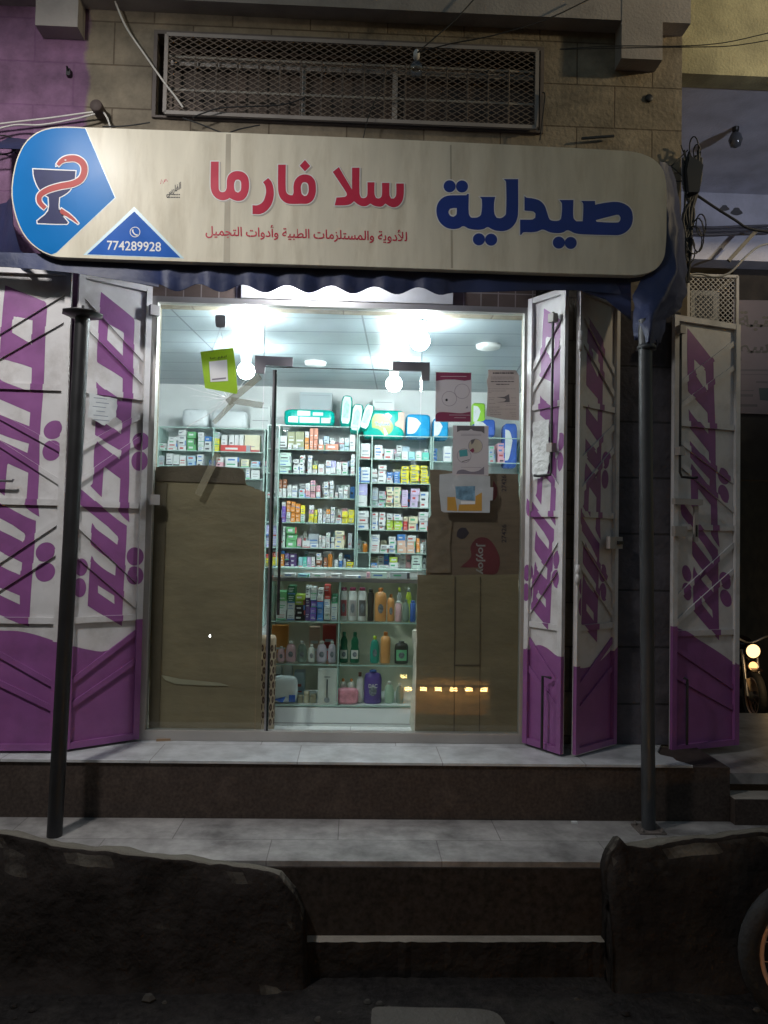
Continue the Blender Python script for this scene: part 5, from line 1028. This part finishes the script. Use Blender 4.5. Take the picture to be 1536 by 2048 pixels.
for cx, cy, r in ((735, 1310, 118), (552, 1468, 115)): m.sheet([circle(cx, cy, r, r, 30), circle(cx, cy, r-7, r-7, 30)], lf2(.0002), LG)
m.sheet([[(470, 1380), (600, 1365), (612, 1470), (480, 1485)]], lf2(.0002), M('leaflet_teal', (.07, .3, .32), .5)); m.sheet([[(515, 1560), (635, 1525), (637, 1533), (518, 1570)]], lf2(.0002), INK); m.sheet([circle(735, 1310, 108, 108, 26)], lf2(.0002), M('leaflet_beige', (.42, .38, .3), .6)); m.sheet([smooth([(640, 1380), (700, 1340), (720, 1390), (690, 1420)])], lf2(.0006), MARN); m.sheet([[(660, 1215), (730, 1200), (700, 1260), (670, 1290)]], lf2(.0006), DGY)
for y in (1115, 1135, 1650): m.sheet([[(500, y), (830, y+4), (830, y+9), (500, y+5)]], lf2(.0002), LG)
m.build('printed_design', o)
o = leaflet(k5([(350, 290), (500, 275), (945, 310), (948, 440), (985, 440), (975, 595), (945, 595), (942, 742), (400, 735), (370, 720), (345, 480)]), 'translucent white plastic packet with orange and blue print', 'plastic_packet', M('packet_film', (.45, .48, .5), .25, var=.12, scale=9), -.0085); m = MB(); lf3 = lambda o_: (lambda u, v: P(820+u/5.908, 900+v/5.908, -.0096-o_))
OR = M('packet_orange_print', (.5, .28, .06), .4, var=.1); m.sheet([[(440, 555), (535, 555), (560, 720), (440, 715)]], lf3(.0002), OR); m.sheet([[(580, 645), (770, 640), (775, 545), (850, 500), (850, 720), (570, 720)]], lf3(.0002), OR)
m.sheet([[(535, 430), (770, 425), (765, 600), (600, 590), (545, 570)]], lf3(.0002), M('packet_blue_print', (.14, .26, .36), .4, var=.6, scale=22)); m.sheet([[(600, 605), (770, 605), (770, 640), (600, 640)]], lf3(.0004), WPAPER); m.build('printed_design', o)
# green hanging card (code square left blank)
hk = thing('hook_card', P(438, 776, -.012), 'lime green card hanging by string from a grey hook pad', 'card')
m = MB(); q = [P(x, y, -.012) for x, y in smooth([(401, 704), (464, 696), (467, 698), (475, 782), (473, 788), (410, 776)], 3, 70)]; m.slab([(p.x, p.z) for p in q], lambda u, v, o: Vector((u, -.013+o, v)), M('lime_card', (.30, .50, .02), .35, var=.06), 0, .003); m.build('card', hk)
m = MB(); hf = lambda o: (lambda u, v: P(u, v+(u-420)*-.12*1, -.0145-o))
m.sheet([[(418, 723), (454, 723.5), (456, 766), (421, 764)]], hf(0), WPAPER); m.text(arabic('ادفع هنا'), hf(.0004), 420, 453, 721, 714, INK, .01)
m.sheet([[(424, 758), (452, 758.5), (452, 761.5), (424, 761)]], hf(.0005), LG); m.build('printed_text', hk)
m = MB(); q = [P(x, y, -.006) for x, y in smooth([(431, 633), (434, 631), (449, 631), (452, 634), (452, 651), (449, 655), (435, 655), (432, 652)], 3, 70)]; m.slab([(p.x, p.z) for p in q], lambda u, v, o: Vector((u, -.016+o, v)), M('grey_hook_pad', (.09, .09, .09), .5), 0, .010); m.build('hook_pad', hk)
m = MB(); a = P(441, 656, -.015); m.tube([P(424, 703, -.0145), P(432, 680, -.015), a, P(446, 680, -.015), P(449, 700, -.0145)], .0018, M('thin_cord', (.3, .3, .3), .6), 6); m.tube([a, a+Vector((0, -.004, .012))], .003, MATS['grey_hook_pad'], 6); m.build('string', hk)
TAPE = M('brown_packing_tape', (.30, .28, .2), .25, var=.15, scale=10); TAPE.node_tree.nodes['Principled BSDF'].inputs['Alpha'].default_value = .38
def tape(a, b, w, label, y=-.0075, mat=TAPE):
    d = Vector((b[0]-a[0], b[1]-a[1])).normalized(); n = Vector((-d.y, d.x))*w/2
    q = [P(x, yy, y) for x, yy in ((a[0]+n.x, a[1]+n.y), (b[0]+n.x, b[1]+n.y), (b[0]-n.x+d.x*2, b[1]-n.y), (a[0]-n.x, a[1]-n.y-1))]
    m = MB(); m.slab([(p.x, p.z) for p in q], lambda u, v, o: Vector((u, y+o, v)), mat, 0, .0006); m.build('tape_strip', None, label, 'tape')
tape((466, 806), (428, 846), 11, 'short tape strip running down left from the crack')
tape((462, 801), (525, 811), 12, 'tape strip running right across the crack centre', -.0090)
tape((455, 806), (520, 752), 14, 'tape strip rising right to the door fitting', -.0105)
tape((436, 908), (396, 990), 15, 'long tape strip hanging over the left cardboard edge', -.0075)

# ------------------------------------------------------------------ cables on the facade
def cable(pts, r, mat, label, Y=None, name='cable'):
    q = spline([P(*(p if len(p) == 3 else (p[0], p[1], Y))) for p in pts], 6); m = MB(); m.tube(q, r, mat, 6); m.build(name, None, label, 'cable')
cable([(222, -20), (250, 50), (290, 110), (325, 160), (352, 195), (366, 215)], .006, CABLEW, 'white cable slanting down to the left of the window', -.08)
cable([(-20, 250), (40, 243), (100, 236), (150, 229), (188, 224)], .006, CABLEW, 'upper pale cable left of the sign, tied to the pipe stub', -.06)
cable([(-20, 262), (30, 250), (80, 250), (140, 240), (190, 228)], .006, CABLEW, 'lower pale cable left of the sign, tied to the pipe stub', -.07)
cable([(205, 222), (214, 235), (220, 252), (222, 262)], .006, CABLEW, 'short white cable dropping from the pipe stub to the sign', -.07)
for i, (y0, y1) in enumerate(((272, 300), (285, 290), (298, 320), (310, 285))): cable([(-20, y0), (15, y0+10*math.sin(i*2)), (35, (y0+y1)/2), (55, y1)], .005, CABLEK, 'black tangled cable beside the sign\'s left end, ' + ('topmost of four', 'second of four', 'third of four', 'lowest of four')[i], -.05-.02*i)
p = P(197, 219, -.06); m = MB(); m.lathe((p.x, -.11, p.z), [(.032, -.0), (.036, .005), (.036, .10), (.03, .108)], M('old_pipe', (.07, .05, .045), .7), 14, (0, 1, 0)); m.build('pipe_stub', None, 'dark short pipe stub on the wall above the sign', 'pipe')
p = P(136, 143, -.03); m = MB(); m.box(p.x-.012, p.x+.012, -.03, -.001, p.z-.02, p.z+.02, BLACKM); m.tube([(p.x, -.02, p.z), (p.x, -.05, p.z+.02)], .006, BLACKM, 6); m.build('wall_bracket', None, 'tiny black iron bracket on the purple wall', 'bracket')
for i, pts in enumerate(([(365, 236), (400, 248), (440, 264), (460, 268)], [(452, 268), (480, 258), (520, 250)], [(300, 245), (250, 252), (205, 253)], [(385, 235), (410, 225), (450, 215), (560, 210), (610, 195)])): cable(pts, .0045, CABLEK, ('thin dark wire curling under the window at left', 'thin dark wire rising right from the sign top', 'thin dark wire along the wall left of the window', 'thin dark wire crossing the wire mesh')[i], -.09)
cable([(835, 105), (870, 75), (910, 40), (960, -15)], .004, CABLEK, 'thin dark wire rising steeply from the hanging bulb', -.16); cable([(835, 105), (900, 88), (990, 70), (1090, 40), (1185, -5)], .004, CABLEK, 'thin dark wire rising gently right from the hanging bulb', -.17)
cable([(770, 150), (755, 190), (735, 240), (725, 285)], .003, CABLEK, 'thin dark wire hanging across the middle of the window', -.10)
cable([(1080, 280), (1086, 230), (1090, 190), (1084, 185)], .004, CABLEK, 'thin wire loop at the right edge of the window', -.07)
cable([(1120, 98), (1230, 92), (1360, 92), (1450, 85), (1540, 65)], .003, CABLEK, 'thin wire stretched across the neighbouring slab, upper one', -.32); cable([(1120, 99), (1240, 96), (1380, 94), (1460, 92), (1540, 80)], .003, CABLEK, 'thin wire stretched across the neighbouring slab, lower one', -.34)
o = thing('hanging_bulb', P(833, 104, -.13), 'unlit clear bulb hanging before the high window', 'light bulb'); p = P(833, 112, -.13)
m = MB(); m.lathe(p, [(.018, -.02), (.02, .02), (.012, .035)], M('bulb_holder_white', (.6, .6, .58), .5), 12); m.build('bulb_holder', o)
m = MB(); m.lathe(p-Vector((0, 0, .13)), [(.006, 0), (.032, .012), (.046, .045), (.04, .075), (.02, .105)], GLASS('clear_bulb_glass', (.8, .82, .85), 2.5), 16); m.build('glass_bulb', o)
MB().bar(P(1163, 277, -.03), P(1228, 272, -.03), .012, .012, (0, 0, 1), BLACKM).build('iron_rod', None, 'short dark iron rod sticking from the wall above the sign', 'rod')
p = P(1299, 195, -.012); MB().lathe((p.x, -.012, p.z), [(.02, 0), (.026, .004), (.024, .012)], BLACKM, 9, (0, 1, 0)).build('wall_plug', None, 'dark round plug in the stone wall near the right bracket', 'wall plug')
# cable bundle at the building's corner
bd = thing('cable_bundle', P(1375, 560, -.04), 'black bundle of cables with splice boxes at the building corner', 'cables')
rnd = random.Random(21); m = MB()
for i in range(11):
    x0 = rnd.uniform(1369, 1398); m.tube(spline([P(x0+rnd.uniform(-8, 8), 300+rnd.uniform(-10, 20), -.05), P(x0+rnd.uniform(-12, 8), 370, -.06), P(1376+rnd.uniform(-10, 12), 430, -.05), P(1374+rnd.uniform(-8, 10), 480, -.05), P(1368+rnd.uniform(-6, 10), 540, -.04), P(1374+rnd.uniform(-4, 4), 565, -.03)], 5), rnd.uniform(.005, .011), CABLEK, 6)
for cx, cy, rx, ry in ((1388, 295, 9, 22), (1394, 305, 7, 16), (1396, 470, 12, 34), (1388, 480, 16, 28), (1402, 450, 10, 22), (1380, 500, 10, 26)):
    m.tube([P(cx+rx*math.cos(2*math.pi*k/14), cy+ry*math.sin(2*math.pi*k/14), -.06+.01*math.sin(k)) for k in range(14)], .0042, CABLEK, 6, True)
m.build('cables', bd)
m = MB(); q = [P(x, y, -.1) for x, y in ((1380, 312), (1398, 320), (1407, 330), (1402, 360), (1399, 384), (1378, 384), (1374, 340))]; m.slab([(p.x, p.z) for p in q], lambda u, v, o: Vector((u, -.1+o, v)), M('black_plastic_box', (.014, .014, .016), .4), 0, .06); m.build('splice_box', bd)
m = MB()
for pts in ([(1362, 290), (1368, 305), (1376, 300)], [(1325, 338), (1345, 330), (1370, 305)], [(1330, 345), (1352, 362), (1372, 360)], [(1325, 337), (1340, 332), (1362, 350), (1378, 365)]): m.tube(spline([P(x, y, -.05) for x, y in pts], 5), .004, CABLEK, 6)
m.build('loose_wires', bd)
cable([(1390, 388), (1430, 415), (1470, 440), (1500, 458), (1560, 466)], .009, CABLEK, 'thick black cable sagging right from the cable bundle', .0)
cable([(1374, 570), (1378, 552), (1400, 548), (1430, 554), (1460, 545), (1490, 515), (1520, 492), (1560, 485)], .007, CABLEW, 'white cable curving over the wire cage to the right', .05)

# ------------------------------------------------------------------ neighbouring building, cage, alley
nb = thing('neighbour_building', (4, 2, ZG), 'dim neighbouring building with mildewed balcony and open ground floor', 'building')
zb0 = P(1450, 150, .25).z; zb1 = P(1450, 395, 1.95).z; SOFF = M('blue_grey_plaster', (.50, .51, .60), .85, var=.15, scale=4, dirt=.35, dirtcol=(.12, .12, .14), bump=.2); OLIVE = M('mildewed_olive_concrete', (.33, .30, .17), .9, var=.3, scale=5, dirt=.6, dirtcol=(.16, .15, .08), bump=.3)
m = MB(); m.box(XC+.01, 9, .25, .4, zb0, zb0+2.5, OLIVE); m.build('balcony_front', nb)
m = MB(); m.box(XC+.01, 9, .4, 6, zb0+.02, zb0+.15, SOFF); m.build('balcony_soffit', nb)
zw = P(1450, 520, 1.95).z; m = MB(); m.box(XC+.01, 9, 1.95, 2.15, zw, zb0+.019, SOFF); m.build('upper_wall', nb)
m = MB()
for x0, y0, w_, h_ in ((1440, 410, 18, 12), (1462, 415, 22, 16), (1492, 365, 14, 5)):
    q = [P(x0+w_*.5*(1+math.cos(t)*(1+.3*math.sin(3*t))), y0+h_*.5*(1+math.sin(t)), 1.948) for t in [2*math.pi*k/14 for k in range(14)]]; m.face(q, M('peeled_plaster', (.1, .1, .11), .95))
m.build('peeled_patch', nb)
m = MB(); m.box(XC+.01, 9, 3.4, 3.5, 1.9, zw-.002, DARKIN); m.box(5.2, 9, 2.2, 8, ZG, zw-.003, DARKIN); m.build('dark_recess', nb)
m = MB()
for i, y in enumerate((452, 459, 466)): m.tube(spline([P(1372, y, 1.85), P(1420, y+3, 1.85), P(1480, y+1, 1.85), P(1550, y-1, 1.85)], 5), .012, M('grey_wire', (.1, .1, .12), .6), 6)
m.build('wall_wires', nb)
p = P(1471, 280, .9); o = thing('hanging_bulb', p, 'unlit bulb in a black holder under the neighbouring balcony', 'light bulb'); zt_ = zb0+.019
m = MB(); m.lathe((p.x, .9, p.z), [(.022, .06), (.026, .11), (.03, .15)], BLACKM, 12); m.lathe((p.x, .9, p.z), [(.05, .15), (.075, .158), (.02, .17), (.02, zt_-p.z)], M('holder_plate', (.3, .28, .25), .6), 16); m.build('bulb_holder', o)
m = MB(); m.lathe((p.x, .9, p.z), [(.006, -.06), (.036, -.045), (.05, 0), (.04, .035), (.022, .06)], M('dead_bulb_glass', (.07, .075, .085), .12, spec=.8), 16); m.build('glass_bulb', o)
MB().bar(P(1457, 522, 1.7), P(1512, 462, 1.7), .03, .02, (0, 0, 1), BLACKM).build('iron_bar', None, 'slanting dark iron bar below the neighbouring wall wires', 'bar')
# poster on the neighbour
po = thing('shop_poster', P(1510, 828, 2.1), 'dim poster with Arabic writing on the dark neighbouring shop', 'poster'); Yp = 2.1
m = MB(); q = [P(x, y, Yp) for x, y in ((1466, 600), (1640, 602), (1640, 832), (1466, 826))]; m.slab([(p.x, p.z) for p in q], lambda u, v, o: Vector((u, Yp+o, v)), M('dim_poster_paper', (.15, .125, .14), .7, var=.15, dirt=.3), 0, .02); m.build('panel', po)
m = MB(); pp = lambda u, v: P(u, v, Yp-.001); m.text(arabic('مكتبة'), pp, 1452+22, 1600, 662, 622, INK, .022); m.text(arabic('للرسم'), pp, 1474, 1585, 722, 676, INK, .022)
for y, x0, x1, t in ((738, 1468, 1536, 4), (748, 1468, 1536, 1.5), (762, 1512, 1536, 4), (780, 1468, 1508, 1.5), (788, 1468, 1506, 5), (808, 1475, 1515, 5)): m.sheet([[(x0, y), (x1, y+.5), (x1, y+t+.5), (x0, y+t)]], pp, M('poster_grey_ink', (.08, .07, .08), .6))
m.sheet([[(1518, 776), (1545, 776), (1545, 802), (1520, 800)]], pp, M('poster_teal', (.015, .035, .04), .6)); m.build('poster_print', po)
m = MB(); m.box(P(1466, 700, 2.14).x, 5.2, 2.14, 2.2, P(1500, 960, 2.14).z, zw-.004, DARKIN); m.build('shutter_box', nb)
# cage with air conditioner
Yc = .42; cg = thing('caged_air_conditioner', P(1428, 722, Yc), 'air conditioner in a white diamond wire cage above the far right leaf', 'air conditioner')
xa = P(1376, 620, Yc).x; xb = P(1474, 620, Yc).x; za = P(1470, 722, Yc).z; zb = P(1430, 552, Yc).z
diamond_mesh('wire_cage', cg, xa, xb, za, zb, Yc, .034, .034, .005, WIREW)
m = MB()
for (a, b) in (((xa, za), (xa, zb)), ((xb, za), (xb, zb)), ((xa, zb), (xb, zb)), ((xa, za), (xb, za))): m.bar((a[0], Yc, a[1]), (b[0], Yc, b[1]), .018, .018, (0, 0, 1) if a[1] == b[1] else (1, 0, 0), WIREW)
m.bar((xb, Yc, zb), (xb, Yc+.4, zb), .018, .018, (0, 0, 1), WIREW); m.build('cage_frame', cg)
m = MB(); ua = P(1382, 580, Yc+.03); ub = P(1437, 655, Yc+.03); m.box(ua.x, ub.x, Yc+.03, Yc+.3, za+.25, ua.z, M('air_unit_casing', (.45, .45, .45), .5, dirt=.3)); m.build('casing', cg)
m = MB(); m.box(ua.x+.04, ub.x-.04, Yc+.022, Yc+.0295, za+.3, ua.z-.035, M('air_unit_grille', (.12, .12, .13), .6, var=.4, scale=3, stretch=(1, 1, 40))); m.build('grille', cg)

# far end of the alley
m = MB(); m.box(2, 14, 12, 12.3, ZG, 6, DARKIN); m.box(3.2, 4.2, 11.97, 11.995, ZG, 1.2, M('alley_door', (.05, .05, .07), .7)); m.build('far_wall', None, 'dark house wall closing the alley at the far right', 'wall')
for px, py, c_, lab in ((1529, 1195, (1, .1, .1), 'tiny red light far down the alley'),):
    p = P(px, py, 11.5); MB().lathe(p, [(.01, -.03), (.03, 0), (.01, .03)], EM('red_light', c_, 3), 8).build('signal_light', None, lab, 'light'); MB().tube([(p.x, 11.6, ZG), (p.x, 11.6, p.z+.1)], .02, BLACKM, 6).build('post', None, 'thin post carrying the tiny red light in the alley', 'post')

# ------------------------------------------------------------------ motorcycles
TYRE = M('black_tyre', (.018, .018, .02), .8, var=.3, bump=.4, bscale=40); RIM_ORANGE = M('rim_orange_glint', (.75, .47, .34), .4, metal=.2, var=.05); MBODY = M('motorcycle_dark_paint', (.02, .012, .012), .25, var=.1); SEAT = M('black_seat', (.015, .015, .015), .6); ENG = M('engine_alloy', (.2, .2, .2), .45, metal=.7)  # orange light on the rims and spokes is mixed into their colour
def wheel(o, c, r, ax, name='wheel'):
    c = Vector(c); ax = Vector(ax).normalized(); u = Vector((0, 0, 1)); v = ax.cross(u)
    wo = bpy.data.objects.new(name, None); COL.objects.link(wo); wo.parent = o; wo.location = c-o.location; wo.empty_display_size = .1
    ring = lambda rr, off=0: [c+(u*math.cos(t)+v*math.sin(t))*rr+ax*off for t in [2*math.pi*k/40 for k in range(40)]]
    m = MB(); m.tube(ring(r-.042), .042, TYRE, 10, True); m.build('tyre', wo)
    m = MB(); m.tube(ring(r-.085, .018), .012, RIM_ORANGE, 8, True); m.tube(ring(r-.085, -.018), .012, RIM_ORANGE, 8, True); m.build('rim', wo)
    m = MB(); m.lathe(c-ax*.05, [(.05, 0), (.06, .02), (.06, .08), (.05, .1)], ENG, 16, ax); m.build('hub', wo)
    m = MB()
    for k in range(18):
        t = 2*math.pi*k/18; d = u*math.cos(t)+v*math.sin(t); d2 = u*math.cos(t+.35*(1 if k % 2 else -1))+v*math.sin(t+.35*(1 if k % 2 else -1)); m.tube([c+d2*.055+ax*.03*(1 if k % 2 else -1), c+d*(r-.09)], .0018, RIM_ORANGE, 4, caps=False)
    m.build('spokes', wo); return wo
def motorcycle(c_front, ang, r, label, lamp=None, lamp2=None, zg=None):
    """front wheel centre, heading angle (direction the bike faces), wheel radius"""
    f = Vector((math.cos(ang), math.sin(ang), 0)); ax = Vector((-f.y, f.x, 0)); c = Vector(c_front); o = thing('motorcycle', (c.x, c.y, c.z-r), label, 'motorcycle'); Z = Vector((0, 0, 1)); L = 4.1*r
    wheel(o, c, r, ax); wheel(o, c-f*L, r, ax)
    hd = c-f*.45*r*1.2+Z*1.75*r
    m = MB()
    for s_ in (-1, 1): m.tube([c+ax*.075*s_, hd+ax*.08*s_], .018, STEEL, 10)
    m.build('fork', o)
    m = MB(); rows = [[c+(f*math.cos(t)+Z*math.sin(t))*(r+.03)+ax*w for w in (-.06, -.04, 0, .04, .06)] for t in [R(70+85*k/14) for k in range(15)]]; m.grid(rows, MBODY); m.build('front_mudguard', o)
    m = MB(); m.tube(spline([hd+ax*.36-f*.12+Z*.14, hd+ax*.2+Z*.16, hd+Z*.08, hd-ax*.2+Z*.16, hd-ax*.36-f*.12+Z*.14], 5), .012, STEEL, 8); m.build('handlebar', o)
    m = MB(); pillow(m, c-f*L*.42+Z*r*1.75, f*r*.72, ax*.14, Z*.13, MBODY, .7); m.build('fuel_tank', o)
    m = MB(); pillow(m, c-f*L*.78+Z*r*1.75, f*r*1.0, ax*.13, Z*.06, SEAT, .6); m.build('seat', o)
    m = MB(); pillow(m, c-f*L*.45+Z*r*.55, f*r*.6, ax*.14, Z*r*.55, ENG, .5); m.build('engine', o)
    m = MB(); m.tube([hd, c-f*L*.4+Z*r*.1, c-f*L*.8+Z*r*.2, c-f*L+Z*0], .022, BLACKM, 8); m.tube([hd-Z*.1, c-f*L*.55+Z*r*1.5, c-f*L*1.05+Z*r*1.5], .02, BLACKM, 8); m.tube([c-f*L*1.05+Z*r*1.45+ax*.1, c-f*L+ax*.1], .016, BLACKM, 8); m.build('chassis', o)
    hl = hd+f*.12
    m = MB(); m.lathe(hl-f*.1, [(.03, 0), (.075, .05), (.085, .1)], BLACKM, 16, f); m.build('headlight_shell', o)
    m = MB(); m.lathe(hl, [(.078, 0), (.07, .012), (.03, .02)], lamp or CASEG, 16, f); m.build('headlight', o)
    if lamp2:
        m = MB(); m.lathe(hl-Z*.17, [(.05, 0), (.045, .012), (.02, .018)], lamp2, 14, f); m.build('front_lamp', o)
        m = MB(); b0 = hl-Z*.42+f*.02; m.slab([(-.09, .11), (.06, .11), (.09, .05), (.08, -.11), (-.02, -.11)], lambda u, v, of: b0+ax*u+Z*v+f*of, M('pale_front_plate', (.6, .45, .3), .5), 0, .006); m.build('number_plate', o)
    return o
ym = -1.42; pc = P(1632, 1985, ym); ZB = ZG
motorcycle((pc.x, ym, ZB+.32), R(177), .32, 'parked motorcycle, only its front wheel showing at the lower right')
pm = P(1506, 1291, 4.0); rfar = .29
mo = motorcycle((pm.x+.06, 4.0+.08, ZG+rfar), R(-97), rfar, 'motorcycle with two glowing front lamps down the alley', EM('headlight_glow', (1, .6, .26), 2.6), EM('lower_headlight_glow', (1, .5, .18), 2.2))
print('moto', pm, 'ZG', ZG, 'ZL', ZL, 'YS', YS, 'YL', YL, 'YT', YT, 'ZT', ZT, 'boxes', len(BOXES))
hz_ = pm.z
point('headlight_light', (pm.x-.03, 3.45, hz_), 9, (1, .66, .3), .08, mo)
# vendor cart behind the viewpoint: its lamps are what the lower right pane mirrors
ZC = ZG-.3
ca = thing('vendor_cart', (.9, -3.75, ZG), 'low street cart with a row of warm lamps facing the shop', 'cart')
m = MB(); m.box(.45, 1.55, -4.1, -3.5, ZC+.35, ZC+.40, M('cart_wood', (.2, .13, .08), .8)); m.build('tray', ca)
for x in (.5, 1.5):
    for y in (-4.05, -3.55): m = MB(); m.box(x-.02, x+.02, y-.02, y+.02, ZG, ZC+.349, MATS['cart_wood']); m.build('leg', ca)
    m = MB(); m.box(x-.012, x+.012, -3.56, -3.536, ZC+.401, ZC+.75, BLACKM); m.build('post', ca)
m = MB(); m.box(.488, 1.512, -3.58, -3.52, ZC+.751, ZC+.77, BLACKM); m.build('lamp_rail', ca)
for i in range(6):
    x = .6+i*.16; m = MB()
    for z in (.712, .736): m.box(x-.035, x+.035, -3.56, -3.54, ZC+z, ZC+z+.0125, EM('cart_lamp_glow', (1, .6, .22), 75))
    m.build('lamp', ca)
m = MB(); m.box(.515, 1.485, -3.66, -3.64, ZC+.45, ZC+.95, M('cart_back_board', (.65, .45, .25), .7, var=.4, scale=14)); m.build('back_board', ca)
m = MB(); m.box(.515, 1.485, -3.32, -3.305, ZC+.40, ZC+.52, MATS['cart_wood']); m.build('front_board', ca)
m = MB(); m.box(.51, 1.49, -3.63, -3.53, ZC+.401, ZC+.47, M('fried_snacks', (.5, .25, .06), .6, var=.5, scale=30, bump=1)); m.build('snack_tray', ca)

q = P(420, 1272, 3.55); o = thing('marker_lamp', (q.x, -3.55, ZG), 'small white lamp on a thin post before the shop, mirrored in the left pane', 'lamp')
m = MB(); m.tube([(q.x, -3.56, ZG), (q.x, -3.56, q.z-.012)], .012, BLACKM, 8); m.build('post', o)
m = MB(); m.lathe((q.x, -3.55, q.z), [(.004, -.014), (.014, 0), (.004, .014)], EM('marker_lamp_glow', (1, 1, 1), 70), 12); m.build('lamp_glass', o)

# street opposite, seen only in the shop's glass, and grit at the foot of the steps
m = MB(); m.box(-30, 30, -16, -15, ZG, 8, BRICK('opposite_stone', (.2, .17, .13), (.16, .14, .11), (.09, .07, .06), .5, .3, .006)); m.build('opposite_wall', None, 'long stone wall across the street, behind the viewpoint', 'wall')
rnd = random.Random(31); m = MB()
for i in range(80):
    x = rnd.uniform(-2.2, 2.0); y = rnd.uniform(-1.9, YT-.16); r = rnd.uniform(.006, .022)*(1 if i % 9 else 1.7)
    m.lathe((x, y, ZG-.002), [(r*.8, 0), (r, r*.35), (r*.55, r*.9)], ASPH if i % 3 else M('dull_grit', (.06, .055, .05), .95, spec=.1), rnd.randint(5, 7), flat=rnd.uniform(.6, 1), smooth=False)
m.build('street_grit', None, 'loose stones and grit scattered at the foot of the steps', 'gravel', kind='stuff')
